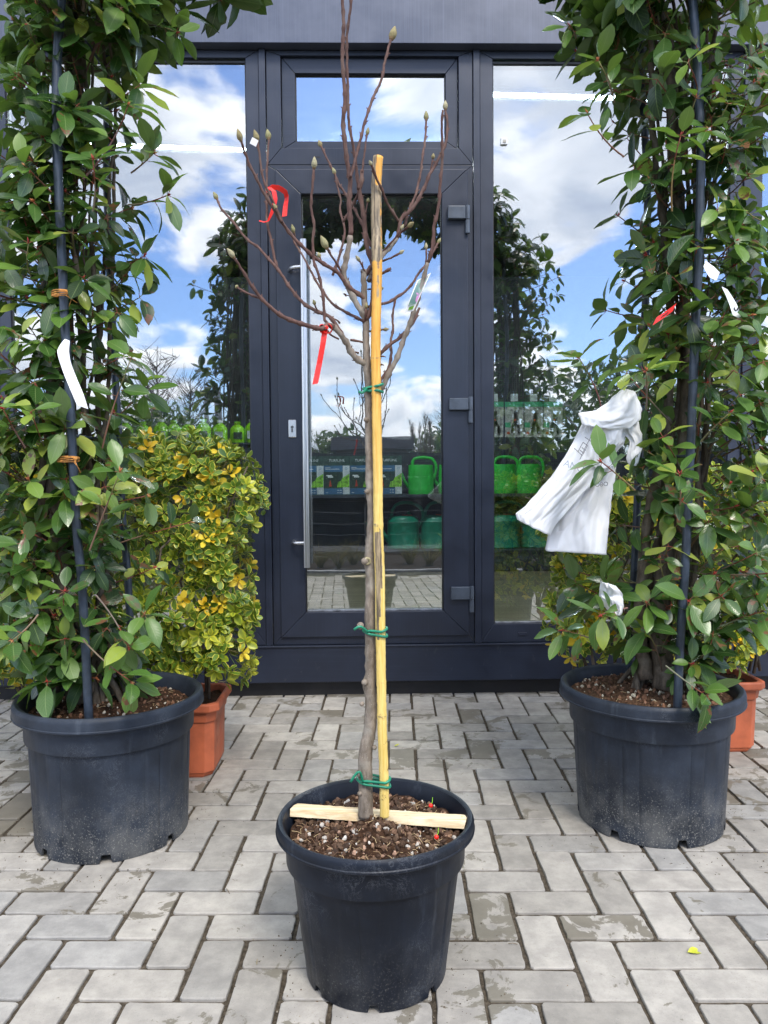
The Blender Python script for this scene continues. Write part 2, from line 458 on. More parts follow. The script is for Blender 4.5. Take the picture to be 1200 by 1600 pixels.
def M_wood():
    m = NT('pale_batten'); v = m.coord('Object', (4, 90, 90)); n = m.noise(1, 5, .6, v, .3)
    c = m.mix(m.rng(n, .3, .7), (.62, .45, .24), (.88, .74, .50))
    c = m.mix(m.rng(m.noise(20, 5, .7, m.coord('Object')), .58, .75, 0, .4), c, (.42, .30, .17))
    m.p(col=c, rough=.75); m.bump(n, .4, .002); return m.mat

MAT = {}
MAT['frame'] = M_frame(); MAT['frame_h'] = M_frame('frame_foil_flat', vertical=False)
MAT['fascia'] = M_frame('fascia_foil', (.060, .070, .102)); MAT['plinth'] = M_frame('plinth_foil', (.013, .018, .033), False)
MAT['black'] = M_plain('black_gasket', (.012, .012, .014), .5)
MAT['glass_w'] = M_glass('window_glass', .34, (.90, .95, .95), .0012, 1.6)
MAT['glass_b'] = M_glass('window_glass_rear', .10, (.9, .93, .93), .0035, 1.9)
MAT['glass_d'] = M_glass('door_glass', .31, (.90, .95, .95), .0016, 2.2)
MAT['glass_t'] = M_glass('transom_glass', .48, (.52, .58, .60), .0010, 1.5)
MAT['steel'] = None
def M_steel():
    m = NT('brushed_steel'); v = m.coord('Object', (90, 90, 1)); n = m.noise(1, 3, .6, v)
    m.p(col=(.62, .62, .62), metal=1.0, rough=m.rng(n, .3, .7, .26, .36)); m.bump(n, .02, .0003); return m.mat
MAT['steel'] = M_steel()
MAT['hinge'] = M_plain('hinge_enamel', (.075, .092, .12), .38, .1, 20)
MAT['paver'] = M_paver(); MAT['joint'] = M_joint()
MAT['leaf'] = M_leaf(); MAT['euon'] = M_euon()
MAT['stem'] = M_bark('photinia_bark', (.060, .045, .032), (.17, .135, .10), 1.0, (.20, .175, .14))
MAT['twigcol'] = M_vcol('twig_bark', .6, .35, .25, 80)
MAT['mag'] = M_bark('magnolia_bark', (.12, .095, .070), (.30, .25, .20), 1.1, (.36, .34, .29))
MAT['magtwig'] = M_bark('magnolia_young_bark', (.062, .030, .024), (.155, .085, .068), 1.6, (.17, .115, .09))
MAT['pipe'] = M_plain('arch_tube_enamel', (.030, .042, .062), .38, .25, 14, bump=.1)
MAT['bamboo'] = M_bamboo(); MAT['wood'] = M_wood()
MAT['tie'] = M_plain('green_tie_tube', (.010, .19, .105), .35, .1, 30)
MAT['red'] = M_plain('red_ribbon', (.80, .020, .012), .35, .06, 20)
MAT['whiteplastic'] = M_plain('white_plastic', (.74, .74, .74), .45, .04, 10)
MAT['terra'] = M_plain('terracotta_plastic', (.40, .100, .042), .55, .16, 6, bump=.2)
MAT['soil'] = M_soil('potting_soil'); MAT['bed'] = M_soil('bed_soil', (.02, .014, .010), (.06, .045, .03))
MAT['chips'] = M_vcol('gravel_and_bark', .85, .3, .3, 90)
MAT['buds'] = M_vcol('fuzzy_bud', .95, .1, .35, 200, .8)
MAT['raffia'] = M_plain('raffia', (.50, .22, .05), .8, .3, 60)
MAT['dark_in'] = M_plain('dark_shelf_laminate', (.030, .036, .048), .5, .1, 6)
def M_planks():
    m = NT('brown_plank_floor'); v = m.coord('Object', (.5, 14, 1)); n = m.noise(1, 5, .6, v)
    w = m.n('ShaderNodeTexBrick'); w.offset = .37; w.inputs['Scale'].default_value = 1; w.inputs['Brick Width'].default_value = 1.3; w.inputs['Row Height'].default_value = .13; w.inputs['Mortar Size'].default_value = .004
    w.inputs['Color1'].default_value = (.20, .17, .105, 1); w.inputs['Color2'].default_value = (.27, .23, .15, 1); w.inputs['Mortar'].default_value = (.05, .04, .03, 1)
    m.l(m.coord('Object'), w.inputs['Vector'])
    m.p(col=m.mix(.55, w.outputs[0], m.mix(m.rng(n, .3, .7), (.25, .25, .25), (.75, .75, .75)), 'OVERLAY'), rough=.4); return m.mat
MAT['floor_in'] = M_planks()
MAT['wall_in'] = M_plain('shop_wall', (.045, .05, .055), .9, .1, 3)
MAT['can_lt'] = M_plain('bright_green_plastic', (.035, .50, .06), .38, .08, 6)
MAT['can_dk'] = M_plain('dark_green_plastic', (.008, .23, .13), .36, .1, 6)
MAT['lime'] = M_plain('lime_plastic', (.30, .66, .02), .4, .08, 6)
MAT['orange'] = M_plain('orange_red_cap', (.62, .10, .03), .45)
# ================================================================ GROUND
D = 3.90                                   # plane of the window frames
def V2(a, b, Y=D): return (P(*a, Y).x + P(*b, Y).x) / 2
def H1(px, py, Y=D): return P(px, py, Y).z
def structure(name, mb, mat, **k):
    o = mb.build(name, mat, **k); o["kind"] = "structure"; return o

def build_ground():
    m = MB()
    for x0, x1, y0, y1 in ((-400, 400, -400, 400),): m.add([(x0, y0, -.030), (x1, y0, -.030), (x1, y1, -.030), (x0, y1, -.030)], [(0, 1, 2, 3)])
    asphalt = M_plain('worn_asphalt', (.042, .042, .043), .9, .2, 3, bump=.3)
    structure('ground', m, asphalt)
    m = MB(); m.add([(-7, -1.15, -.007), (7, -1.15, -.007), (7, 4.6, -.007), (-7, 4.6, -.007)], [(0, 1, 2, 3)])
    structure('joint_bed', m, MAT['joint'])
    # herringbone of 10 x 20 cm stones
    th = math.atan2(618 - 575, FPX)
    U = Vector((math.cos(th), -math.sin(th), 0)); V = Vector((math.sin(th), math.cos(th), 0)); w = .1095
    c0 = G(147, 1512); a0, b0 = c0.dot(U) / w, c0.dot(V) / w     # top left corner of a lying stone
    # cell (x,y) spans [x,x+1]; its top left is (x, y+1); (x + y) % 4 == 0
    ia, ib = 0, -1
    rnd = random.Random(4)
    m = MB(); g = .026; jt = .0044
    for x in range(-80, 80):
        for y in range(-70, 60):
            k = (x + y - (ia + ib)) % 4
            if k == 0: x0, x1, y0, y1 = x, x + 2, y, y + 1
            elif k == 2: x0, x1, y0, y1 = x, x + 1, y, y + 2
            else: continue
            cx, cy = (x0 + x1) / 2 + a0, (y0 + y1) / 2 + b0
            c = U * cx * w + V * cy * w
            if abs(c.x) > 4.6 or c.y < -1.05 or c.y > 4.15: continue
            hx, hy = (x1 - x0) * w / 2 - jt, (y1 - y0) * w / 2 - jt
            hx -= rnd.uniform(0, .0016); hy -= rnd.uniform(0, .0016)
            rz = rnd.gauss(0, .006); dz = rnd.gauss(0, .0009); tx, ty = rnd.gauss(0, .004), rnd.gauss(0, .004)
            cr, sr = math.cos(rz), math.sin(rz)
            c = c + U * rnd.gauss(0, .0009) + V * rnd.gauss(0, .0009)
            m.col = (rnd.random(), rnd.random(), rnd.random(), 1)
            rings = []
            near = c.y < 2.9 and abs(c.x) < 1.7
            nseg = 5 if near else 1
            # outline with slightly worn corners and nibbled edges
            base = []
            cc = .006
            pts = []
            for (sx, sy, ex, ey) in ((-1, -1, 1, -1), (1, -1, 1, 1), (1, 1, -1, 1), (-1, 1, -1, -1)):
                ax, ay, bx, by = sx * hx, sy * hy, ex * hx, ey * hy
                L_ = math.hypot(bx - ax, by - ay); ux, uy = (bx - ax) / L_, (by - ay) / L_
                for i in range(nseg + 1):
                    t = cc + (L_ - 2 * cc) * i / nseg
                    o_ = rnd.gauss(0, .00075) if near else 0
                    pts.append((ax + ux * t - uy * o_, ay + uy * t + ux * o_))
            n = len(pts)
            for inset, z in ((0, -.012), (0, -.0028), (.0010, -.0007), (.0026, 0)):
                for (qx, qy) in pts:
                    r_ = math.hypot(qx, qy); 
                    qx2 = qx - math.copysign(min(inset, abs(qx)), qx) if abs(abs(qx) - hx) < .004 else qx * (1 - inset / r_)
                    qy2 = qy - math.copysign(min(inset, abs(qy)), qy) if abs(abs(qy) - hy) < .004 else qy * (1 - inset / r_)
                    X_, Y_ = qx2 * cr - qy2 * sr, qx2 * sr + qy2 * cr
                    rings.append(c + U * X_ + V * Y_ + Vector((0, 0, z + dz + X_ * tx + Y_ * ty)))
            fs = []
            for r_ in range(3):
                for i in range(n): fs.append((r_ * n + i, r_ * n + (i + 1) % n, (r_ + 1) * n + (i + 1) % n, (r_ + 1) * n + i))
            fs.append(tuple(3 * n + i for i in range(n)))
            m.add(rings, fs)
    structure('paving', m, MAT['paver'], cols=True, smooth=False)
    # kerb and planting bed behind the photographer, seen in the door glass
    m = MB(); x = -6.0
    rnd = random.Random(1)
    while x < 6: m.box(x, x + .992, -1.24, -1.16, -.03, .05 + rnd.uniform(-.003, .003)); x += 1.0
    structure('kerb', m, M_plain('kerb_concrete', (.33, .33, .32), .85, .15, 12, bump=.3), bevel=.006)
    m = MB(); n = 60
    vs = []; fs = []
    for i in range(n + 1):
        for j in range(17):
            X = -6 + 12 * i / n; Y = -1.245 - 2.6 * j / 16
            vs.append((X, Y, .02 + .05 * math.sin(j * .2 + X * 1.3) * .3 + rnd.uniform(0, .02)))
    for i in range(n):
        for j in range(16): a = i * 17 + j; fs.append((a, a + 17, a + 18, a + 1))
    m.add(vs, fs); structure('planting_bed', m, MAT['bed'], smooth=True)
build_ground()

# ================================================================ SHOP FRONT
shop = thing('shop_building', 'anthracite framed glass shop front with a glazed door in its middle', 'building', (0, D, 0))

def bar_frame(m, x0, x1, z0, z1, wl, wr, wt, wb, y0, y1, gap=.0006):
    """four mitred profiles round an opening"""
    X0, X1, Z0, Z1 = x0 + wl, x1 - wr, z0 + wb, z1 - wt
    g = gap
    m.prism([(x0, z0 + g), (X0 - 0, Z0 + g), (X0, Z1 - g), (x0, z1 - g)], y0, y1)
    m.prism([(X1, Z0 + g), (x1, z0 + g), (x1, z1 - g), (X1, Z1 - g)], y0, y1)
    m.prism([(X0 + g, Z1), (X1 - g, Z1), (x1 - g, z1), (x0 + g, z1)], y0, y1)
    m.prism([(x0 + g, z0), (x1 - g, z0), (X1 - g, Z0), (X0 + g, Z0)], y0, y1)

def build_shop():
    zh = H1(580, 67, D - .06)              # underside of the fascia
    zft = H1(580, 79)               # top of frames
    zsill = H1(580, 1007); zpl = H1(580, 1064)
    # centre verticals
    sL0, sL1 = V2((405, 75), (416, 1008)), V2((415.3, 75), (425.8, 1008))
    sR0, sR1 = V2((738.5, 75), (742.3, 1000)), V2((748.5, 75), (752.3, 1000))
    S = MB()
    for a, b in ((sL0, sL1), (sR0, sR1)): S.box(a, b, D - .012, D + .05, zsill + .002, zh + .01)
    # side verticals: window bays 1.2 m wide with the same joint assembly
    gl = V2((384, 93), (396.5, 960)); gr = V2((770.5, 97), (773.6, 974))
    gl2 = V2((13, 300), (15, 500)); gr2 = V2((1141, 300), (1141, 320))
    fw = sL0 - gl                    # frame face width
    bays = [(gl2 - fw, sL0 - .0015, 'L'), (sR1 + .0015, gr2 + fw, 'R')]
    wbay = bays[0][1] - bays[0][0]
    sw = sL1 - sL0
    bays = [(bays[0][0] - sw - wbay - .003, bays[0][0] - sw - .003), (bays[0][0], bays[0][1]), (bays[1][0], bays[1][1]), (bays[1][1] + sw + .003, bays[1][1] + sw + wbay + .003)]
    S.box(bays[1][0] - sw - .0015, bays[1][0] - .0015, D - .012, D + .05, zsill + .002, zh + .01)
    S.box(bays[2][1] + .0015, bays[2][1] + sw + .0015, D - .012, D + .05, zsill + .002, zh + .01)
    S.build('mullion_strip', MAT['frame'], shop, bevel=.0015)
    zgt, zgb = H1(800, 96.5), H1(800, 974.5)
    for x0, x1 in bays:
        m = MB()
        bar_frame(m, x0, x1, zsill + .003, zft, fw, fw, zft - H1(580, 91), zgb - zsill - .003, D, D + .07)
        fr = m.build('window', MAT['frame'], shop, bevel=.0022)
        m = MB(); g_ = .010
        m.box(x0 + fw - g_, x1 - fw + g_, D + .022, D + .0235, zgb - g_, zgt + g_ + .02)
        m.build('pane', MAT['glass_w'], fr)
        m = MB(); m.box(x0 + fw - g_, x1 - fw + g_, D + .042, D + .0435, zgb - g_, zgt + g_ + .02); m.build('inner_pane', MAT['glass_b'], fr)
        m = MB()   # gasket and glazing bead
        for (a, b, c, d) in ((x0 + fw, x0 + fw + .006, zgb, zgt), (x1 - fw - .006, x1 - fw, zgb, zgt), (x0 + fw, x1 - fw, zgt - .004, zgt + .006)):
            m.box(a, b, D + .012, D + .0215, c, d)
        m.build('gasket', MAT['black'], fr)
        m = MB(); m.prism([(x0 + fw + .007, zgb), (x1 - fw - .007, zgb), (x1 - fw - .007, zgb + .009), (x0 + fw + .007, zgb + .009)], D + .004, D + .0212)
        m.build('glazing_bead', M_BEAD, fr, bevel=.003)
        # drain cap on the bottom rail
        m = MB(); xc = x0 + fw + .13; m.prism([(xc, H1(800, 993)), (xc + .036, H1(800, 993)), (xc + .040, H1(800, 988)), (xc - .004, H1(800, 988))], D - .004, D + .002)
        m.build('drain_cap', MAT['frame_h'], fr, bevel=.001)
    # centre outer frame
    cx0, cx1 = sL1 + .0034, sR0 - .0018
    fx0, fx1 = V2((437.5, 85), (440, 230)), V2((716, 90), (717.5, 230))
    ztr = H1(580, 257.8); zto = H1(580, 231.5)
    m = MB(); bar_frame(m, cx0, cx1, ztr + .001, zft, fx0 - cx0, cx1 - fx1, zft - H1(580, 87), zto - ztr, D, D + .07)
    tf = m.build('transom_window', MAT['frame'], shop, bevel=.0022)
    gx0, gx1 = V2((459.5, 117), (462, 217)), V2((696, 117), (698, 217))
    zg1, zg0 = H1(580, 111), H1(580, 217.7)
    zs1 = H1(580, 86.5)
    m = MB(); bar_frame(m, fx0 + .003, fx1 - .003, zto + .002, zs1, gx0 - fx0 - .003, fx1 - gx1 - .003, zs1 - zg1, zg0 - zto - .002, D + .022, D + .08)
    m.build('sash', MAT['frame_h'], tf, bevel=.0022)
    T = empty('t_tmp', ((gx0 + gx1) / 2, D + .046, (zg0 + zg1) / 2)); bpy.data.objects.remove(T)
    m = MB(); m.box(gx0 - .008, gx1 + .008, D + .045, D + .0465, zg0 - .008, zg1 + .008); m.build('pane', MAT['glass_t'], tf)
    m = MB(); m.box(gx0, gx1, D + .036, D + .0445, zg1 - .004, zg1 + .004); m.box(gx0, gx0 + .005, D + .036, D + .0445, zg0, zg1 - .004); m.box(gx1 - .005, gx1, D + .036, D + .0445, zg0, zg1 - .004)
    m.build('gasket', MAT['black'], tf)
    m = MB(); p0 = P(495.5, 245.5, D); m.box(p0.x - .012, p0.x + .012, D - .0012, D + .001, p0.z - .003, p0.z + .003); m.build('drain_slot', MAT['black'], tf)
    # door frame (fixed) and leaf
    lx0, lx1 = V2((430, 265), (441, 993)), V2((729.5, 270), (733, 993))
    ztop = ztr - .001; zlb = H1(580, 993.5)
    m = MB(); bar_frame(m, cx0, cx1, zsill + .003, ztop, lx0 + .01 - cx0, cx1 - lx1 + .01, .03, zlb - zsill + .012, D, D + .07)
    m.build('door_frame', MAT['frame'], shop, bevel=.002)
    dgx0, dgx1 = V2((468.5, 310), (480, 950)), V2((689.5, 310), (693.5, 950))
    zdt, zdb = H1(580, 304.5), H1(580, 955)
    zlt = H1(580, 266)
    m = MB(); bar_frame(m, lx0, lx1, zlb, zlt, dgx0 - lx0, lx1 - dgx1, zlt - zdt, zdb - zlb, D - .016, D + .055)
    door = m.build('door', MAT['frame'], shop, bevel=.0028)
    m = MB(); m.box(dgx0 - .008, dgx1 + .008, D + .016, D + .0175, zdb - .008, zdt + .008); m.build('pane', MAT['glass_d'], door)
    m = MB(); m.box(dgx0 - .008, dgx1 + .008, D + .036, D + .0375, zdb - .008, zdt + .008); m.build('inner_pane', MAT['glass_b'], door)
    m = MB(); m.box(dgx0, dgx1, D + .004, D + .0155, zdt - .005, zdt + .004); m.box(dgx0, dgx0 + .006, D + .004, D + .0155, zdb, zdt - .005); m.box(dgx1 - .006, dgx1, D + .004, D + .0155, zdb, zdt - .005)
    m.build('gasket', MAT['black'], door)
    m = MB(); m.box(dgx0 + .007, dgx1 - .007, D - .012, D + .0153, zdb, zdb + .010); m.build('glazing_bead', M_BEAD, door, bevel=.003)
    # hinges
    for (a, b, c, d, e, f) in ((700, 321, 727.5, 341.5, 320, 363), (702, 622, 732, 640.5, 620, 660), (705, 917.5, 734, 937, 917, 957)):
        m = MB(); p0, p1 = P(a, b, D - .04), P(c, d, D - .04)
        m.box(p0.x, p1.x, D - .042, D - .0165, p1.z, p0.z)
        h = m.build('hinge', MAT['hinge'], door, bevel=.004, seg=3)
        kx = p1.x + .012; zt, zm, zb = P(c, e, D - .04).z, P(c, d, D - .04).z, P(c, f, D - .04).z
        m = MB(); m.tube([(kx, D - .026, zm + .001), (kx, D - .026, zt)], .0125, 20); m.tube([(kx, D - .026, zb), (kx, D - .026, zm - .002)], .0118, 20)
        m.tube([(kx, D - .026, zt), (kx, D - .026, zt + .002)], .009, 16)
        m.build('hinge_barrel', MAT['hinge'], h, smooth='auto')
    # pull handle
    Yh = D - .085
    t_, b_ = P(473.2, 374, Yh), P(480, 887, Yh); hx = (t_.x + b_.x) / 2
    m = MB(); m.tube([(hx, Yh, b_.z), (hx, Yh, b_.z + .001), (hx, Yh, t_.z - .001), (hx, Yh, t_.z)], [.0145, .0158, .0158, .0145], 32)
    hd = m.build('pull_handle', MAT['steel'], door, smooth='auto')
    for py in (416.5, 849):
        z_ = P(470, py, Yh).z
        m = MB(); m.tube([(hx, Yh, z_), (hx - .045, Yh + .012, z_), (hx - .066, Yh + .034, z_), (hx - .070, D - .022, z_), (hx - .070, D - .0165, z_)], [.0098, .0098, .0105, .0105, .013], 16)
        m.build('handle_bracket', MAT['steel'], hd, smooth='auto')
    p0, p1 = P(450.5, 656, D - .02), P(463, 684, D - .02)
    m = MB(); m.box(p0.x, p1.x, D - .026, D - .0165, p1.z, p0.z); lk = m.build('lock_plate', MAT['steel'], door, bevel=.005, seg=3)
    cx, cz = (p0.x + p1.x) / 2, (p0.z + p1.z) / 2
    m = MB()
    ring = lambda r, y: [(cx + r * math.cos(a * math.pi / 10), y, cz + .008 + r * math.sin(a * math.pi / 10)) for a in range(20)]
    m.add(ring(.0075, D - .0275) + ring(.0075, D - .024), [tuple(range(20))] + [(i, i + 20, (i + 1) % 20 + 20, (i + 1) % 20) for i in range(20)])
    m.box(cx - .0045, cx + .0045, D - .0272, D - .024, cz - .018, cz + .0)
    m.build('lock_cylinder', M_plain('dull_steel', (.12, .12, .12), .35, .1, 30, metal=.8), lk)
    # fascia, painted shade strip, plinth
    m = MB()
    xs = [-8.0, -2.72, 2.4, 8.0]
    for i in range(3): m.box(xs[i] + .0008, xs[i + 1] - .0008, D - .06, D + .10, zh, 7.4)  # unseen upper part carried up high to shade the backs of the shrubs
    m.build('fascia', MAT['fascia'], shop, bevel=.002)
    m = MB(); m.box(-8.0, 8.0, D + .004, D + .09, zft + .001, zh - .001); m.build('lintel_shade', MAT['black'], shop)  # black strip stands in for the shade under the fascia
    m = MB(); m.box(-8.0, 8.0, D - .018, D + .09, zpl, zsill - .001)
    m.build('plinth', MAT['plinth'], shop, bevel=.004)
    m = MB(); m.box(-8.0, 8.0, D - .026, D - .0, zsill - .006, zsill + .0015); m.build('sill_strip', MAT['frame_h'], shop, bevel=.002)
    m = MB(); m.box(-8.0, 8.0, D + .03, D + .2, -.02, zpl - .001); m.build('plinth_foot', MAT['black'], shop)
    # shell of the shop room
    xl, xr = bays[0][0] - .004, bays[3][1] + .004
    m = MB()
    m.box(-8.0, -7.8, D + .1, 11.0, 0, 7.4); m.build('side_wall', MAT['wall_in'], shop)
    m = MB(); m.box(7.8, 8.0, D + .1, 11.0, 0, 7.4); m.build('side_wall', MAT['wall_in'], shop)
    m = MB(); m.box(-7.8, 7.8, 10.85, 11.0, 0, 7.4); m.build('back_wall', MAT['wall_in'], shop)
    m = MB(); m.box(-8.0, 8.0, D - .05, 11.0, 7.41, 7.55); m.build('roof', MAT['wall_in'], shop)
    for a_, b_ in ((-8.0, xl), (xr, 8.0)):
        m = MB(); m.box(a_, b_, D - .004, D + .099, zsill + .002, zft); m.build('wall_panel', MAT['fascia'], shop, bevel=.002)
    m = MB(); m.box(-7.79, 7.79, D + .201, 10.84, -.02, .0); m.build('floor', MAT['floor_in'], shop)
    m = MB(); m.box(-7.79, 7.79, D + .101, 10.84, 3.95, 4.03); m.build('ceiling', M_plain('ceiling_panel', (.03, .03, .034), .9, .08, 2), shop)
    return zsill
M_BEAD = M_plain('dusty_bead', (.13, .14, .165), .5, .3, 20)
zsill = build_shop()

# small white sensors stuck on the glass
def sensor(px, py, label):
    p = P(px, py, D + .02)
    t = thing('glass_sensor', label, 'sensor', p)
    m = MB(); m.box(p.x - .017, p.x + .017, D + .009, D + .0215, p.z - .017, p.z + .017)
    c = m.build('housing', MAT['whiteplastic'], t, bevel=.003)
    m = MB(); m.box(p.x - .008, p.x + .009, D + .006, D + .009, p.z - .009, p.z + .006); m.build('button', M_plain('grey_plastic', (.35, .33, .28), .5), t, bevel=.001)
sensor(787.5, 221.5, 'small white square sensor stuck high on the window glass right of the door')

# ceiling tube lamps, plus one added to light the goods
em = NT('tube_light'); em.p(col=(.9, .95, 1), emit=(.80, .95, 1.0), es=24)
em2 = NT('added_tube_light'); em2.p(col=(.9, .95, 1), emit=(.86, .96, 1.0), es=240)
def tube_lamp(a, b, label, rt=.0105):
    c = (a + b) / 2
    t = thing('tube_lamp', label, 'ceiling lamp', (c.x, c.y, c.z + .05))
    m = MB(); m.tube([a, b], rt, 14); m.build('light_tube', em.mat if rt < .02 else em2.mat, t, smooth='auto')
    d = (b - a).normalized(); m = MB(); n = Vector((-d.y, d.x, 0))
    vs = []
    for q in (a, b):
        for s_, z_ in ((-1, .0105), (1, .0105), (1, .04), (-1, .04)): vs.append(q + n * (s_ * .022) + Vector((0, 0, z_)))
    m.add(vs, [(0, 1, 2, 3), (7, 6, 5, 4), (0, 4, 5, 1), (1, 5, 6, 2), (2, 6, 7, 3), (3, 7, 4, 0)])
    m.build('lamp_housing', MAT['whiteplastic'], t, bevel=.003)
def cz(px, py, z):  # point on the ray at height z
    d = ray(px, py); return Vector((0, 0, CAM_H)) + d * ((z - CAM_H) / d.z)
A_, B_ = cz(20, 222, 3.6), cz(440, 237, 3.6)
tube_lamp(A_, B_, 'ceiling tube lamp glowing behind the window at the left of the door')
A_, B_ = cz(740, 148, 3.64), cz(1190, 160, 3.64)
tube_lamp(A_, B_, 'ceiling tube lamp glowing behind the window at the right of the door')

tube_lamp(P(430, 262, 7.0), P(730, 264, 7.0), 'unseen added ceiling tube lighting the shelf goods, hidden by the top rail of the door', .028)  # added lamp, out of sight, brightens the goods on the shelves

# ================================================================ SHELVES AND GOODS
YS = 9.20                                    # front edge of the shelves
def shelf_unit(x0, x1, label, back_h):
    zt = P(600, 773, YS).z; zl = P(600, 861, YS).z; zk = P(600, 893, YS).z
    t = thing('display_shelf', label, 'shelf', ((x0 + x1) / 2, YS + .3, 0))
    m = MB(); m.box(x0, x1, YS, YS + .60, zt - .035, zt); m.build('upper_board', MAT['dark_in'], t, bevel=.002)
    m = MB(); m.box(x0, x1, YS - .03, YS + .60, zl - .03, zl); m.build('lower_board', MAT['dark_in'], t, bevel=.002)
    m = MB(); n = max(2, round((x1 - x0) / 1.25))
    for i in range(n):
        a = x0 + (x1 - x0) * i / n; b = x0 + (x1 - x0) * (i + 1) / n
        m.box(a + .002, b - .002, YS - .02, YS + .58, zk, zl - .032)
    m.build('plinth_panel', MAT['dark_in'], t, bevel=.002)
    m = MB(); m.box(x0, x1, YS + .005, YS + .54, 0.001, max(.004, zk - .002)); m.build('recessed_foot', MAT['black'], t)
    m = MB()
    m.box(x0, x1, YS + .61, YS + .63, 0.001, back_h)
    m.build('back_panel', PEG, t)
    for x in (x0, x1 - .02):
        m = MB(); m.box(x, x + .02, YS + .06, YS + .608, zl + .001, zt - .036); m.build('side_panel', MAT['dark_in'], t)
    return zt, zl
pg_ = NT('perforated_panel'); vo = pg_.voro(42, pg_.coord('Object'), rand=0.0)
pg_.p(col=pg_.mix(pg_.rng(vo, .30, .24), (.035, .042, .052), (.006, .006, .008)), rough=.5); PEG = pg_.mat
zt, zl = shelf_unit(P(300, 800, YS).x, P(735, 800, YS).x, 'dark laminate display shelf behind the door glass with boxes and watering cans', P(600, 655, YS + .61).z)
shelf_unit(P(742, 800, YS).x, P(1180, 800, YS).x, 'dark laminate display shelf behind the window right of the door', P(600, 545, YS + .61).z)

def text_mesh(body, size, mat, name='lettering', extrude=.0004):
    cu = bpy.data.curves.new(name, 'FONT'); cu.body = body; cu.size = size; cu.extrude = extrude; cu.align_x = 'CENTER'; cu.align_y = 'CENTER'
    o = bpy.data.objects.new('tmp', cu); SC.collection.objects.link(o)
    dg = bpy.context.evaluated_depsgraph_get(); me = bpy.data.meshes.new_from_object(o.evaluated_get(dg)); me.name = name
    bpy.data.objects.remove(o); bpy.data.curves.remove(cu); me.materials.clear(); me.materials.append(mat); return me
WHITE = M_plain('print_white', (.72, .74, .74), .6); 
def place_mesh(name, me, parent, loc, rot=(R(90), 0, 0), scale=(1, 1, 1)):
    o = bpy.data.objects.new(name, me); link(o, parent); o.location = wm(parent).inverted() @ Vector(loc); o.rotation_euler = rot; o.scale = scale; return o
GBL = M_plain('print_green_black', (.030, .065, .055), .5, .2, 20); BLU = M_plain('print_blue', (.045, .14, .27), .5); LIM = M_plain('print_lime', (.22, .50, .04), .5, .3, 30)
GRY = M_plain('print_pale', (.52, .56, .58), .5); DKG = M_plain('print_dark_green', (.02, .045, .03), .5, .3, 30); RED_P = M_plain('print_red', (.5, .05, .02), .5)
def seed_box(x, z, first=None):
    w, h, d, y = 40.9 * YS / FPX, 61 * YS / FPX, .15, YS + .05
    t = thing('seed_box', 'x', 'box', (x, y, z), group='boxes on the upper shelf behind the door')
    m = MB(); m.box(x - w / 2 + .001, x + w / 2 - .001, y, y + d, z, z + h); m.build('carton', GBL, t, bevel=.002)
    def panel(name, mat, a, b, c, e, k=1):
        m = MB(); m.box(x - w / 2 + .003 + a * (w - .006), x - w / 2 + .003 + b * (w - .006), y - .0008 * k, y - .0001, z + c * h, z + e * h); m.build(name, mat, t)
    panel('blue_band', BLU, 0, .725, .60, .755); panel('blue_foot', BLU, 0, .725, .02, .17)
    panel('pale_column', GRY, .735, 1, .02, .755)
    panel('picture', DKG, 0, .725, .18, .59)
    # lime lawn shape
    m = MB(); x0 = x - w / 2
    m.prism([(x0 + .50 * w, z + .20 * h), (x0 + .98 * w, z + .20 * h), (x0 + .98 * w, z + .55 * h), (x0 + .86 * w, z + .50 * h), (x0 + .72 * w, z + .44 * h), (x0 + .66 * w, z + .36 * h), (x0 + .55 * w, z + .34 * h)], y - .0024, y - .0010)
    m.build('lawn_print', LIM, t)
    m = MB(); m.prism([(x0 + .74 * w, z + .755 * h), (x0 + .74 * w, z + .60 * h), (x0 + .98 * w, z + .56 * h), (x0 + .98 * w, z + .755 * h)][::-1], y - .0032, y - .0026)
    m.build('corner_print', GRY, t)
    m = MB()
    for k in range(7):
        a = k * math.pi * 2 / 7; m.box(x0 + .86 * w + .012 * math.cos(a) - .0034, x0 + .86 * w + .012 * math.cos(a) + .0034, y - .0052, y - .0043, z + .68 * h + .012 * math.sin(a) - .0034, z + .68 * h + .012 * math.sin(a) + .0034)
    m.build('emblem', BLU, t)
    m = MB(); m.prism([(x0 + .20 * w, z + .22 * h), (x0 + .30 * w, z + .22 * h), (x0 + .26 * w, z + .38 * h), (x0 + .24 * w, z + .38 * h)], y - .0030, y - .0012); m.build('flame_print', RED_P, t)
    for (a, b, c) in ((.10, .32, .50), (.16, .36, .465)):
        m = MB(); m.box(x0 + a * w, x0 + b * w, y - .0030, y - .0012, z + c * h - .007, z + c * h + .007); m.build('print_bar', WHITE, t)
    for (a, b, c) in ((.06, .26, .70), (.06, .6, .665), (.07, .16, .06), (.52, .57, .12), (.60, .68, .12), (.52, .57, .06), (.60, .68, .06), (.80, .93, .11)):
        m = MB(); m.box(x0 + a * w, x0 + b * w, y - .0040, y - .0028, z + c * h - .0034, z + c * h + .0034); m.build('print_bar', WHITE, t)
    if 'tt' not in MAT: MAT['tt'] = text_mesh('TURFLINE', .043, WHITE)
    place_mesh('lettering', MAT['tt'], t, (x, y - .0006, z + .885 * h))
    return t
bx = [P(px, 740, YS + .05).x for px in (485.5, 526.2, 567, 608)]
bl = ['green and blue seed box on the shelf, half hidden behind the door handle', 'green and blue seed box on the shelf, first fully visible one beside the handle',
      'green and blue seed box on the shelf directly behind the young tree trunk', 'green and blue seed box on the shelf, nearest the watering cans']
for x, l in zip(bx, bl): seed_box(x, zt)["label"] = l

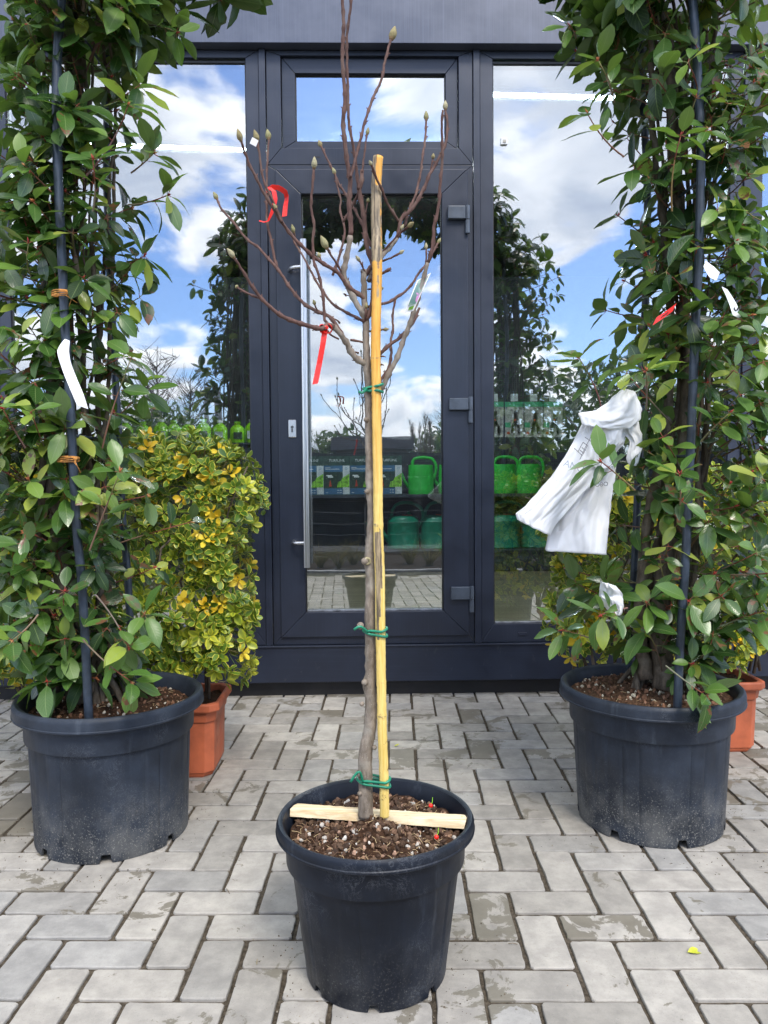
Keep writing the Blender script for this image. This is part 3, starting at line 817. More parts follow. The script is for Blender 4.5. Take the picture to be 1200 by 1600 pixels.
def watering_can(x, z, y, w, h, mat, label, group, kind='low', hside=1, name='watering_can'):
    t = thing(name, label, 'watering can', (x, y, z), group=group)
    m = MB()
    rx, ry = w / 2, w * .36
    prof = []
    if kind == 'tall':    # bright can: ribbed drum, open top
        for i in range(15):
            zz = h * .76 * i / 14; r = 1.0 - .05 * (i / 14)
            if 3 <= i <= 11: r += .025 if i % 2 else 0
            if i == 0: r = .95
            prof.append((r, zz))
        prof += [(.93, h * .78), (.86, h * .785), (.84, h * .72), (0.02, h * .70)]
    else:
        for zz, r in ((0, .93), (.012, .985), (.03, 1), (.035, .985), (.56, .97), (.57, .99), (.58, .97), (.63, .93), (.67, .85), (.695, .70), (.70, .40), (.70, .02)): prof.append((r, zz * h))
    m.lathe(prof, 40)
    m.v = [(x + vx * rx, y + vy * ry, z + vz) for vx, vy, vz in m.v]
    m.build('body', mat, t, smooth='auto')
    # handle: one loop from the front of the top to the side
    s = hside
    if kind == 'tall':
        pts = [(-.62 * s, .74), (-.66 * s, .86), (-.50 * s, .955), (-.15 * s, .985), (.45 * s, .985), (.90 * s, .95), (1.12 * s, .85), (1.20 * s, .70), (1.12 * s, .55), (1.02 * s, .44), (.93 * s, .40)]; rr = h * .042
    else:
        pts = [(-.72 * s, .66), (-.70 * s, .78), (-.50 * s, .92), (-.12 * s, .975), (.40 * s, .975), (.92 * s, .92), (1.20 * s, .80), (1.24 * s, .66), (1.10 * s, .54), (.92 * s, .47)]; rr = h * .036
    sm = []
    for i in range(len(pts) - 1):
        for k in range(3):
            f = k / 3; sm.append((pts[i][0] * (1 - f) + pts[i + 1][0] * f, pts[i][1] * (1 - f) + pts[i + 1][1] * f))
    sm.append(pts[-1])
    for _ in range(2): sm = [sm[0]] + [((sm[i - 1][0] + 2 * sm[i][0] + sm[i + 1][0]) / 4, (sm[i - 1][1] + 2 * sm[i][1] + sm[i + 1][1]) / 4) for i in range(1, len(sm) - 1)] + [sm[-1]]
    m = MB(); m.tube([(x + a * rx, y, z + b * h) for a, b in sm], rr, 12); m.build('handle', mat, t, smooth=True)
    # spout on the other side, rising outward
    m = MB(); m.tube([(x - s * rx * .9, y, z + h * .16), (x - s * rx * 1.25, y, z + h * .34), (x - s * rx * 1.75, y - .01, z + h * .78)], [h * .055, h * .045, h * .03], 12)
    m.build('spout', mat, t, smooth=True)
    if kind != 'tall':
        m = MB(); m.lathe([(.001, .715 * h), (.30, .715 * h), (.34, .69 * h)], 24); m.v = [(x + s * rx * .25 + vx * rx, y + vy * ry, z + vz) for vx, vy, vz in m.v]
        m.build('filler_cap', MAT['orange'], t, smooth='auto')
    return t
Yc = YS + .27
def cx_(px): return P(px, 740, Yc).x
hL = P(660, 714, Yc).z - zt
G1, G2 = 'bright green watering cans on the upper shelf', 'dark green watering cans on the lower shelf'
watering_can(cx_(657.5), zt, Yc, 40.5 * Yc / FPX, hL, MAT['can_lt'], 'bright green watering can standing beside the seed boxes', G1, 'tall')
watering_can(cx_(705.5), zt, Yc + .04, 40.5 * Yc / FPX, hL, MAT['can_lt'], 'bright green watering can half hidden by the hinge side of the door', G1, 'tall')
watering_can(cx_(786), zt, Yc, 40.5 * Yc / FPX, hL, MAT['can_lt'], 'bright green watering can seen just right of the door mullion', G1, 'tall')
watering_can(cx_(826), zt, Yc + .04, 41 * Yc / FPX, hL, MAT['can_lt'], 'bright green watering can next to the golden leaves by the white bags', G1, 'tall')
hD = P(640, 783, Yc).z - zl
watering_can(cx_(629.5), zl, Yc, 51 * Yc / FPX, hD, MAT['can_dk'], 'dark green watering can on the lower shelf directly right of the bamboo cane', G2)
watering_can(cx_(682), zl, Yc + .04, 51 * Yc / FPX, hD, MAT['can_dk'], 'dark green watering can on the lower shelf cut off by the door edge', G2)
watering_can(cx_(787), zl, Yc, 52 * Yc / FPX, hD, MAT['can_dk'], 'dark green watering can low in the window right of the door mullion', G2)
watering_can(cx_(841), zl, Yc + .04, 52 * Yc / FPX, hD, MAT['can_dk'], 'dark green watering can partly covered by the corner of the white bags', G2)

# blister packs with secateurs on the pegboard
CARD = M_plain('card_grey', (.42, .42, .40), .4, .3, 20); CG = M_plain('card_green', (.06, .40, .20), .5); TOOL = M_plain('tool_black', (.02, .02, .02), .3)
def blister(px0, px1, label):
    y = YS + .59; a, b = P(px0, 628, y), P(px1, 683, y)
    c = ((a.x + b.x) / 2, y, b.z)
    t = thing('blister_pack', label, 'tool pack', c, group='tool packs hanging on the perforated panel')
    m = MB(); m.box(a.x, b.x, y, y + .003, b.z, a.z); m.build('card', CARD, t, bevel=.001)
    w, h = b.x - a.x, a.z - b.z
    m = MB(); m.box(a.x, b.x, y - .001, y - .0001, b.z + .86 * h, a.z); m.box(a.x, a.x + w * .3, y - .001, y - .0001, b.z + .28 * h, b.z + .42 * h); m.build('header_print', CG, t)
    m = MB(); m.tube([(a.x + w * .35, y - .024, b.z + h * .12), (a.x + w * .40, y - .028, b.z + h * .3), (a.x + w * .52, y - .028, b.z + h * .48), (a.x + w * .5, y - .024, b.z + h * .72)], [.012, .018, .016, .008], 8)
    m.tube([(a.x + w * .72, y - .024, b.z + h * .10), (a.x + w * .70, y - .028, b.z + h * .3), (a.x + w * .52, y - .032, b.z + h * .48), (a.x + w * .6, y - .024, b.z + h * .74)], [.012, .018, .016, .008], 8)
    m.build('secateurs', TOOL, t, smooth=True)
    m = MB(); m.tube([(a.x + w * .52, y - .052, b.z + h * .48), (a.x + w * .52, y - .04, b.z + h * .48)], .013, 12); m.build('pivot', MAT['orange'], t)
    m = MB(); m.tube([(a.x + w * .18, y - .004, b.z + h * .12), (a.x + w * .18, y - .001, b.z + h * .12)], .019, 14); m.build('round_print', MAT['orange'], t)
    m = MB(); m.box(a.x + w * .3, a.x + w * .7, y - .004, y - .001, a.z + .006, a.z + .10); m.build('price_tab', GRY, t)
for a, b, l in ((757, 787, 'tool pack on the pegboard partly hidden behind the mullion'), (789, 818, 'tool pack on the pegboard, second from the mullion'),
                (819.5, 848, 'tool pack on the pegboard, third from the mullion'), (849.5, 879, 'tool pack on the pegboard farthest from the mullion, near the white bags')):
    blister(a, b, l)

# lime bottles standing behind the window on the left
def left_counter():
    y = 9.1; z = P(300, 693, y).z
    x0, x1 = P(20, 700, y).x, P(399, 700, y).x
    t = thing('display_counter', 'dark display counter carrying lime bottles behind the window left of the door', 'counter', ((x0 + x1) / 2, y, 0))
    m = MB(); m.box(x0, x1, y - .14, y + .4, z - .02, z); m.build('counter_top', MAT['dark_in'], t, bevel=.002)
    m = MB(); m.box(x0 + .02, x1 - .02, y - .09, y + .38, 0.001, z - .022); m.build('cabinet', MAT['dark_in'], t)
    return y, z
yl, zlc = left_counter()
pxs = [168, 196, 224, 252, 272, 293, 318, 344, 371, 394]
for i, px in enumerate(pxs):
    x = P(px, 680, yl).x; h = P(px, 655 + (i % 3) * 2, yl).z - zlc
    t = thing('lime_bottle', '', 'bottle', (x, yl, zlc), rz=(i * 37 % 60 - 30) * .01, group='lime bottles on the counter behind the window')
    t['label'] = ('lime plastic bottle behind the window left of the door, %s from the door' % ['tenth', 'ninth', 'eighth', 'seventh', 'sixth', 'fifth', 'fourth', 'third', 'second', 'first'][i])
    m = MB(); m.lathe([(.02, 0), (.92, .0), (1, .03), (1, .58), (.92, .68), (.60, .80), (.38, .86), (.36, .93)], 24)
    m.v = [(vx * .088, vy * .06, vz * h) for vx, vy, vz in m.v]; m.build('bottle_body', MAT['lime'], t, smooth='auto', local=True)
    m = MB(); m.lathe([(.42, .90), (.44, .995), (.40, 1.0), (.01, 1.0)], 16); m.v = [(vx * .088, vy * .085, vz * h) for vx, vy, vz in m.v]; m.build('bottle_cap', MAT['whiteplastic'] if i % 2 else MAT['lime'], t, smooth='auto', local=True)
    m = MB(); m.box(-.05, .05, -.066, -.0615, h * .18, h * .5); m.build('bottle_label', GRY if i % 2 else DKG, t, local=True)
# ================================================================ POTS
def round_pot(name, label, x, y, h, R_, rb, mat, rot=0.0, flutes=26, lipk=1.0, group=None, seed=0):
    """a thick-rimmed nursery tub with a collar band, shallow vertical panels and drainage notches"""
    t = thing(name, label, 'plant pot', (x, y, 0), rot, group)
    k = h / .44 * lipk
    rl = R_ - .030 * k            # collar radius at the rim
    rc = rl - .004                # collar at its foot
    zc = h * .735; zr = h - .042 * k
    rw = rc - .011
    prof = [(rb - .006, .0), (rb, .003), (rb + .001, .010)]
    for i in range(1, 15): f = i / 15; prof.append((rb + (rw - rb) * f ** .93, .012 + (zc - .012) * f))
    i_body = len(prof)
    prof += [(rw, zc - .002), (rc - .001, zc), (rc, zc + .004), (rl - .002, zr - .003), (rl + .002, zr), (R_ - .004, zr - .001), (R_ - .0015, zr + .001), (R_ - .001, zr + .005), (R_ - .003, zr + .007), (R_ - .0025, h - .014 * k), (R_ - .005, h - .005 * k), (R_ - .011 * k, h), (R_ - .019 * k, h - .001), (R_ - .026 * k, h - .006 * k), (R_ - .029 * k, h - .016 * k), (R_ - .040 * k, h - .05 * k), (R_ - .046 * k, h - .12 * k)]
    rnd = random.Random(seed)
    ph = [rnd.uniform(0, 6.28) for _ in range(3)]
    n = 240
    def fn(i, a, r, z):
        if 2 < i < i_body:
            u = (a * flutes / (2 * math.pi)) % 1.0
            q = 1 if .08 < u < .92 else (u / .08 if u <= .08 else (1 - u) / .08)
            f = min(1, (zc - z) / .02, max(0, (z - .012)) / .05)
            r += -.0036 * k * (1 - q) * (.5 + .5 * math.sin(a * 3 + ph[0]) ** 2) * max(0, f) - .0018 * max(0, f) * (1 if int(a * flutes / (2 * math.pi)) % 3 == 0 else 0) * q
        w = .0018 * math.sin(2 * a + ph[0]) + .0012 * math.sin(3 * a + ph[1])
        r += w * (z / h)
        if i <= 2:
            u = (a * 7 / (2 * math.pi) + ph[2]) % 1.0
            if u < .15: z = z * .2 + (.026 * k)
        return r, z
    m = MB(); m.lathe(prof, n, fn=fn)
    # floor of the pot
    m.lathe([(rb - .01, .020), (.001, .020)], 60)
    b = m.build('pot_body', mat, t, smooth='auto', local=True)
    return t
def soil_disc(t, r, z, seed, mound=.015, chips=260, red=False, hi=None, cm=None, soilmat=None, chipscale=1.0):
    rnd = random.Random(seed); m = MB(); n = 72; rings = 34
    vs = [(0, 0, z + mound)]; fs = []
    for i in range(1, rings + 1):
        for k in range(n):
            a = 2 * math.pi * k / n; rr = r * i / rings
            zz = z + mound * math.cos(min(1, i / rings) * math.pi / 2) + rnd.uniform(-.0032, .0032) + .004 * math.sin(9 * a + i * .5) * math.sin(i * .7)
            if hi: zz += hi(rr * math.cos(a), rr * math.sin(a))
            vs.append((rr * math.cos(a) + rnd.uniform(-.001, .001), rr * math.sin(a), zz))
    for k in range(n): fs.append((0, 1 + k, 1 + (k + 1) % n))
    for i in range(rings - 1):
        for k in range(n): a = 1 + i * n; fs.append((a + k, a + n + k, a + n + (k + 1) % n, a + (k + 1) % n))
    m.add(vs, fs)
    so = m.build('soil', soilmat or MAT['soil'], t, smooth=False, local=True)
    m = MB()
    cols = cm or [(.62, .57, .50), (.70, .68, .64), (.42, .26, .18), (.50, .38, .27), (.20, .10, .06), (.13, .07, .04), (.09, .05, .03)]
    for i in range(chips):
        a = rnd.uniform(0, 6.283); rr = r * math.sqrt(rnd.random()) * .97
        x, y = rr * math.cos(a), rr * math.sin(a)
        zz = z + mound * math.cos(rr / r * math.pi / 2) + (hi(x, y) if hi else 0)
        c = rnd.choice(cols); j = rnd.uniform(.5, .95); m.col = (c[0] * j, c[1] * j, c[2] * j, 1)
        s_ = rnd.choice((.0022, .0028, .0035, .0045, .0065)) * chipscale * (1.25 if c[0] < .3 else 1)
        m.blob((x, y, zz + s_ * .4), s_, 1 if s_ > .004 else 0, rnd.random(), .25, (1, rnd.uniform(.6, 1), rnd.uniform(.45, .8)))
    # fibres and little straws
    for i in range(chips // 7):
        a = rnd.uniform(0, 6.283); rr = r * math.sqrt(rnd.random()) * .9; x, y = rr * math.cos(a), rr * math.sin(a)
        zz = z + mound * math.cos(rr / r * math.pi / 2) + (hi(x, y) if hi else 0) + .004; an = rnd.uniform(0, 6.28); L_ = rnd.uniform(.008, .03)
        m.col = rnd.choice([(.33, .22, .12, 1), (.16, .09, .05, 1), (.45, .33, .18, 1)])
        m.tube([(x, y, zz), (x + L_ * .5 * math.cos(an), y + L_ * .5 * math.sin(an), zz + rnd.uniform(.001, .005)), (x + L_ * math.cos(an + .3), y + L_ * math.sin(an + .3), zz + rnd.uniform(-.001, .003))], .0006, 4)
    gb = m.build('gravel_and_bark', MAT['chips'], t, smooth=False, local=True, cols=True); gb['kind'] = 'stuff'
    return so
# front tub with the young tree
def depth_for_base(px, py, rb):
    g = G(px, py); return g.y + rb
gF = G(590, 1581); FY = gF.y + .150; FX = P(586, 1270, FY).x
potF = round_pot('plant_pot', 'clean black plastic tub in front holding the bare young tree', FX, FY, .352, .2225, .157, M_pot('tub_plastic_clean', .352, .35, (.0042, .0064, .0115)), .4, 26, .82, seed=3)
zsF = .352 - .036
def hiF(x, y): return .024 * math.exp(-((x + .012) ** 2 + (y + .024) ** 2) / .0022) + .006 * math.exp(-((x + .05) ** 2 + (y + .12) ** 2) / .006)
soil_disc(potF, .190, zsF, 5, .006, 1300, hi=hiF, cm=[(.60, .55, .48), (.42, .26, .18), (.30, .18, .11), (.16, .09, .055), (.12, .07, .04), (.09, .05, .03), (.07, .04, .025), (.13, .08, .05), (.10, .055, .03)])
gL = G(190, 1350); LY = gL.y + .225; LX = P(173, 1090, LY).x
potL = round_pot('plant_pot', 'large dusty black tub under the shrub on the left, beside the terracotta planter corner', LX, LY, .440, .286, .230, M_pot('tub_plastic_dusty', .44, 1.5, (.0135, .0180, .0265)), .2, 30, seed=8)
soil_disc(potL, .250, .440 - .050, 9, .030, 420, cm=[(.5, .45, .36), (.24, .12, .07), (.14, .07, .04), (.32, .17, .10), (.17, .09, .05)])
gR = G(1035, 1327); RY = gR.y + .222; RX = P(1016, 1085, RY).x
potR = round_pot('plant_pot', 'large dusty black tub under the shrub on the right with leaves hanging over its rim', RX, RY, .440, .288, .226, M_pot('tub_plastic_speckled', .44, 1.8, (.0135, .0180, .0265)), 1.3, 30, seed=12)
soil_disc(potR, .252, .440 - .040, 10, .034, 520, cm=[(.62, .56, .42), (.24, .12, .07), (.14, .07, .04), (.34, .19, .12), (.17, .09, .05)], chipscale=1.1,
          soilmat=M_soil('dry_potting_soil', (.045, .024, .014), (.15, .085, .05)))

# planters of terracotta plastic
def planter(label, x0, x1, y0, y1, h, base_in=.035):
    c = ((x0 + x1) / 2, (y0 + y1) / 2, 0)
    t = thing('flower_box', label, 'planter', c)
    cx, cy, _ = c; hx, hy = (x1 - x0) / 2, (y1 - y0) / 2
    def ring(ix, z, cc=.03):
        a, b = hx - ix, hy - ix
        return [(-a + cc, -b, z), (a - cc, -b, z), (a, -b + cc, z), (a, b - cc, z), (a - cc, b, z), (-a + cc, b, z), (-a, b - cc, z), (-a, -b + cc, z)]
    rs = [ring(base_in + .004, .0), ring(base_in, .008), ring(base_in - .002, .018), ring(base_in - .006, .019), ring(.024, h * .74), ring(.019, h * .745), ring(.014, h - .034), ring(.002, h - .032), ring(0, h - .026), ring(.001, h - .005), ring(.006, h), ring(.014, h), ring(.02, h - .006), ring(.028, h - .08)]
    m = MB(); vs = [v for r in rs for v in r]; fs = []
    for i in range(len(rs) - 1):
        for k in range(8): k2 = (k + 1) % 8; fs.append((i * 8 + k, i * 8 + k2, (i + 1) * 8 + k2, (i + 1) * 8 + k))
    fs.append(tuple(range(7, -1, -1)))
    m.add(vs, fs); m.build('box_body', MAT['terra'], t, local=True, bevel=.002)
    rnd = random.Random(6); m = MB(); n = 40; vs = []; fs = []
    a, b = hx - .026, hy - .026
    for i in range(n + 1):
        for j in range(11): vs.append((-a + 2 * a * i / n, -b + 2 * b * j / 10, h - .035 + rnd.uniform(0, .012)))
    for i in range(n):
        for j in range(10): q = i * 11 + j; fs.append((q, q + 11, q + 12, q + 1))
    m.add(vs, fs); m.build('soil', MAT['soil'], t, local=True)
    return t
plx1 = P(345, 1090, 2.86).x
planter('terracotta plastic planter box showing its right end behind the left tub', plx1 - .60, plx1, 2.80, 3.12, .285)
prx1 = P(1194, 1058, 3.02).x
planter('terracotta plastic planter box showing its end behind the right tub', prx1 - .52, prx1, 2.98, 3.28, .29)

# ================================================================ YOUNG TREE
TY = FY + .004
tree = thing('young_magnolia_tree', 'leafless young tree with fuzzy buds tied to a yellow bamboo cane', 'tree', (P(572, 1268, TY).x, TY, zsF))
def poly(pts, y0=0.0, y1=0.0, wob=0):
    n = len(pts); out = []
    L_ = [0]
    for i in range(1, n): L_.append(L_[-1] + math.hypot(pts[i][0] - pts[i - 1][0], pts[i][1] - pts[i - 1][1]))
    for i, p in enumerate(pts):
        f = L_[i] / L_[-1]
        out.append(P(p[0], p[1], TY + y0 + (y1 - y0) * f))
    return out
def refine(pts, rad, step=.012, amp=.0006, seed=0):
    """catmull-rom through the points, with small knots"""
    rnd = random.Random(seed); out = []; rr = []
    n = len(pts)
    for i in range(n - 1):
        p0, p1, p2, p3 = pts[max(i - 1, 0)], pts[i], pts[i + 1], pts[min(i + 2, n - 1)]
        k = max(1, int((p2 - p1).length / step))
        for j in range(k):
            t = j / k
            q = .5 * ((2 * p1) + (p2 - p0) * t + (2 * p0 - 5 * p1 + 4 * p2 - p3) * t * t + (3 * p1 - p0 - 3 * p2 + p3) * t ** 3)
            out.append(q + Vector((rnd.gauss(0, amp), rnd.gauss(0, amp), 0))); rr.append(rad[i] * (1 - t) + rad[i + 1] * t)
    out.append(pts[-1]); rr.append(rad[-1])
    return out, rr
PXM = TY / FPX
trunk_px = [(571.5, 1275, 12.5), (571.5, 1262, 11.5), (571.5, 1225, 11), (570.5, 1190, 11.2), (573, 1165, 10.5), (577, 1145, 10), (580, 1112, 9.8), (579, 1085, 9.5), (577, 1068, 10), (579, 1050, 8.8), (579, 1010, 8.6), (578.5, 985, 8.8), (578.5, 950, 8.4), (579, 900, 8.2), (578, 880, 9.4), (577.5, 862, 7.6),
            (580, 825, 6.6), (580.5, 790, 6.4), (578, 769, 6.6), (577, 712, 6.0), (576, 656, 6.0), (575.5, 611, 5.6), (574.5, 585, 6.0), (573, 572, 6.2), (572, 535, 5.1), (571.5, 508, 5.4), (570.5, 495, 5.2), (569, 470, 4.6), (568.5, 445, 4.5), (568, 421, 4.6)]
pts = poly([(a, b) for a, b, _ in trunk_px], 0, .0); rad = [c * PXM for _, _, c in trunk_px]
pts, rad = refine(pts, rad, .008, .0006, 1)
m = MB(); rb_ = random.Random(2); knob = {}
def kb(i, k):
    if (i, k) not in knob: knob[(i, k)] = rb_.uniform(-.045, .045)
    return knob[(i, k)]
m.tube(pts, rad, 16, bump=kb)
for (a, b, r, side) in ((570, 877, 4.5, -1), (563, 978, 4.6, -1), (570, 1066, 4.2, -1), (563, 1212, 3.4, -1), (585, 1168, 3, 1), (572, 656, 3.2, -1), (573, 768, 3.0, -1), (565.5, 1100, 3, -1), (562, 1240, 3, -1)):
    q = P(a, b, TY - .012); m.blob(q, r * PXM * 1.25, 2, a, .06, (1, 1, 1))
trunk = m.build('trunk', MAT['mag'], tree, smooth=True)
# pruning scar
m = MB(); q = P(574, 877, TY - .0145)
ring = lambda r, y: [(q.x + r * math.cos(k * math.pi / 8) * PXM, TY + y, q.z + r * math.sin(k * math.pi / 8) * PXM) for k in range(16)]
m.add(ring(6.6, -.009) + ring(6.0, -.0155) + ring(3.6, -.0165) + ring(2.4, -.0125) + ring(.1, -.0125), [(i * 16 + k, i * 16 + (k + 1) % 16, (i + 1) * 16 + (k + 1) % 16, (i + 1) * 16 + k) for i in range(4) for k in range(16)])
m.build('pruning_scar', M_bark('scar_wood', (.20, .17, .09), (.45, .40, .24), 2, (.10, .06, .03)), tree, smooth=True)

# branches: (points, radius px at start, at end, depth offset start, end, bud length px or 0)
BR = [
 ([(575, 570), (559.5, 562), (547.5, 548.5), (540, 533.5), (526, 515.5), (512, 507), (503, 514), (465, 504), (438, 492.6), (423, 480), (409, 467), (395, 449), (379.5, 424), (366, 403)], 5.0, 1.7, 0, -.16, 15),
 ([(409, 467), (386, 458), (371, 449)], 1.8, 1.3, -.12, -.10, 5),
 ([(540, 534), (530, 515), (520, 500), (510, 492), (496.5, 487), (474, 473.5), (456, 453), (438, 426), (420, 405), (404, 387), (386, 374), (364, 347), (346, 326.5), (339.5, 312)], 3.2, 1.6, -.02, .12, 15),
 ([(438, 426), (430, 410), (424.5, 378), (418, 351), (416.6, 317.5), (416.6, 277), (417.7, 250), (420, 218)], 2.4, 1.5, .06, .10, 18),
 ([(571, 505), (567, 490), (559, 478), (546, 453), (537, 428.5), (538, 418), (543.8, 389.5), (548.5, 356), (545, 317.5), (547, 281.5), (541.5, 245.5), (538, 216), (536, 189), (539, 152), (535, 94.5), (536.7, 44), (535, 0), (533, -45)], 4.6, 2.1, 0, -.10, 16),
 ([(547.5, 277), (558.6, 236), (568.7, 196), (582, 155), (595.7, 125), (602.5, 91), (611, 62)], 2.2, 1.9, -.05, .02, 22),
 ([(560, 296), (557, 263), (551.9, 229.5), (545, 189), (543.4, 135), (541.7, 67.5), (546.8, 20), (549, 0), (551, -30)], 2.4, 1.9, .02, -.06, 14),
 ([(571, 430), (582, 414), (579.8, 405), (572, 378), (569.6, 347), (565, 317.5), (560.6, 295)], 3.8, 3.4, .01, .03, 0),
 ([(560.6, 297), (564.5, 286), (566, 266)], 3.2, 3.0, .03, .04, 0),
 ([(565.5, 270), (569.6, 239), (573.5, 211)], 1.5, 1.3, .035, .05, 12),
 ([(561, 298), (557, 308.5), (548, 326.5), (541.5, 338), (536, 347)], 1.8, 2.0, .03, .06, 0),
 ([(566, 502), (575, 496), (582, 467), (583, 444), (586.5, 410), (586.5, 401)], 3.6, 2.6, -.004, -.016, 0),
 ([(572, 470), (564, 462), (550.5, 453), (539, 442), (528, 426), (510, 415), (487.5, 399), (465, 378), (451.5, 362.5), (440, 347), (424.5, 322), (409, 295), (397.5, 272.5), (387, 252), (377, 221)], 3.4, 1.7, 0, -.14, 16),
 ([(440, 347), (427, 315), (413, 286), (407.6, 257), (402.5, 222)], 1.8, 1.5, -.09, -.10, 16),
 ([(512, 506), (507.5, 500), (505.5, 471), (500, 437.5), (491, 410.5), (490, 403), (488.6, 376), (491, 351), (486, 322), (488.6, 286), (490.5, 264)], 2.2, 1.8, -.03, -.07, 16),
 ([(571, 503), (562, 499), (539, 487), (521, 476), (508, 460), (496.5, 444), (485, 422), (474, 401.5), (463, 384), (455, 367)], 2.4, 1.4, .004, .10, 8),
 ([(520, 430), (526, 414), (532.5, 392), (539, 362.5), (536, 347), (531, 326.5), (532.5, 313), (527, 290.5), (523.6, 272)], 2.2, 1.3, .03, .09, 12),
 ([(586, 395), (573, 369), (564, 347), (555, 329), (543.8, 308.5), (530, 288), (521, 268), (512, 250), (502, 229)], 2.4, 1.6, .03, .12, 14),
 ([(538, 432), (533.6, 425.5), (528, 414), (517, 398.5), (512, 389)], 1.6, 1.6, -.01, -.05, 20),
 ([(572, 428), (566, 414), (562, 408)], 1.4, 1.3, 0, -.02, 11),
 ([(576, 440), (585, 420), (596, 401), (610.6, 384.5), (622, 367.6), (625, 349), (629, 339), (641, 329), (654.5, 310), (664.6, 290), (671, 273), (678, 261), (688, 242.7), (696.7, 222.4), (699, 193.8), (696, 172)], 4.2, 1.7, .012, .06, 15),
 ([(624, 347), (614, 332), (604.7, 317), (596, 295), (587, 276.5), (580.5, 258)], 2.0, 1.8, .03, -.05, 8),
 ([(625, 355), (632.6, 350.7), (639, 329), (649.5, 303.5), (657, 271), (661, 241), (664.6, 215.7), (666, 188)], 2.1, 1.7, .04, .12, 16),
 ([(671, 275), (674, 262), (676.3, 248)], 1.3, 1.2, .05, .04, 8),
 ([(582, 615), (590, 611), (598.5, 602.5), (607.5, 584.5), (621, 557.5), (630, 532), (639, 509.5), (646.5, 487), (655.5, 460), (663, 430), (670.5, 404.5), (676.5, 384.5), (678, 354), (681.5, 342), (685.7, 317), (688, 281.5), (690.8, 254.5), (690.8, 224), (690, 197), (692, 172)], 4.4, 1.6, .01, -.10, 0),
 ([(578, 575), (588, 562), (595.5, 551.5), (607.5, 539.5), (621, 530.5), (633, 518.5), (645, 505), (655.5, 481)], 3.2, 2.0, .01, .05, 0),
 ([(580, 610), (595.5, 593.5), (606, 577), (611, 556), (610.5, 535), (614, 514), (613.5, 493), (617.5, 469)], 2.6, 1.6, .012, .08, 9),
 ([(574, 480), (585, 477), (596, 475), (607.5, 472), (619.5, 464.5), (633, 455.5), (645, 442), (654, 427), (664.5, 415), (668, 410), (681.5, 384.5), (684, 380)], 2.4, 1.6, .012, .10, 11),
 ([(665, 413), (666.5, 396), (666, 390)], 1.3, 1.3, .09, .09, 11),
 ([(575, 440), (589.5, 431.5), (600, 425.5), (610.5, 419.5)], 2.0, 2.0, .012, -.02, 0),
 ([(580, 418), (597, 408), (610.6, 403), (624, 396)], 1.7, 1.4, .012, -.02, 9),
 ([(625, 365), (634, 357), (638, 354)], 1.6, 1.6, .03, 0, 14),
 ([(573, 536), (560, 533), (547, 531)], 1.8, 1.6, 0, -.005, 0),
 ([(530, 530), (518, 524), (509, 514)], 1.5, 1.4, -.01, -.02, 0),
 ([(575, 518), (590, 516), (599, 515)], 1.5, 1.4, .01, .0, 9),
 ([(575, 452), (590, 452), (594, 451)], 1.4, 1.4, .01, .0, 6),
 ([(497, 489), (493, 480), (492, 476)], 1.3, 1.3, .01, .0, 8),
 ([(463, 377), (460, 366), (459.5, 364)], 1.4, 1.4, -.05, -.06, 12),
 ([(571, 500), (571, 490), (572, 482)], 1.4, 1.4, -.01, -.012, 9),
 ([(447, 357), (436, 333), (433, 328)], 1.2, 1.2, -.08, -.09, 10),
 ([(511, 415), (502, 408), (500, 402)], 1.3, 1.3, -.03, -.02, 10),
 ([(570, 335), (573, 325), (574.5, 316)], 1.2, 1.0, .02, .02, 7),
 ([(596, 395), (612, 378), (622, 366), (626, 359)], 1.4, 1.3, .02, .0, 9),
]
mb = MB(); rb_ = random.Random(7); buds = MB()
rnd = random.Random(31)
def bud(p, d, L_, w):
    """one fuzzy flower bud: scales overlapping to a point"""
    d = d.normalized(); a = d.orthogonal().normalized(); b = d.cross(a)
    prof = [(.0, .30), (.06, .62), (.14, .56), (.20, .78), (.34, 1.0), (.50, .98), (.66, .78), (.80, .52), (.92, .28), (1.0, .03)]
    base = rnd.choice([(.25, .235, .12), (.30, .28, .15), (.35, .32, .20), (.27, .23, .12)])
    vs = []; n = 9
    bow = a * rnd.uniform(-.12, .12) * L_
    for f, r in prof:
        for k in range(n):
            an = 2 * math.pi * k / n
            vs.append(p + d * (L_ * f) + bow * (f * f) + (a * math.cos(an) + b * math.sin(an)) * (w * r * (1 + .06 * math.sin(3 * an + f * 5))))
    fs = [(i * n + k, i * n + (k + 1) % n, (i + 1) * n + (k + 1) % n, (i + 1) * n + k) for i in range(len(prof) - 1) for k in range(n)]
    buds = MB(); buds.col = (*base, 1); buds.add(vs, fs)
    c = base; b0 = 0
    for i in range(len(prof)):
        if i <= 2:
            for k in range(n): buds.c[b0 + i * n + k] = (.22, .15, .08, 1)
        if i == 9:
            for k in range(n): buds.c[b0 + i * n + k] = (.28, .20, .12, 1)
    buds.build('bud', MAT['buds'], tree, smooth=True, cols=True)
old = MB()
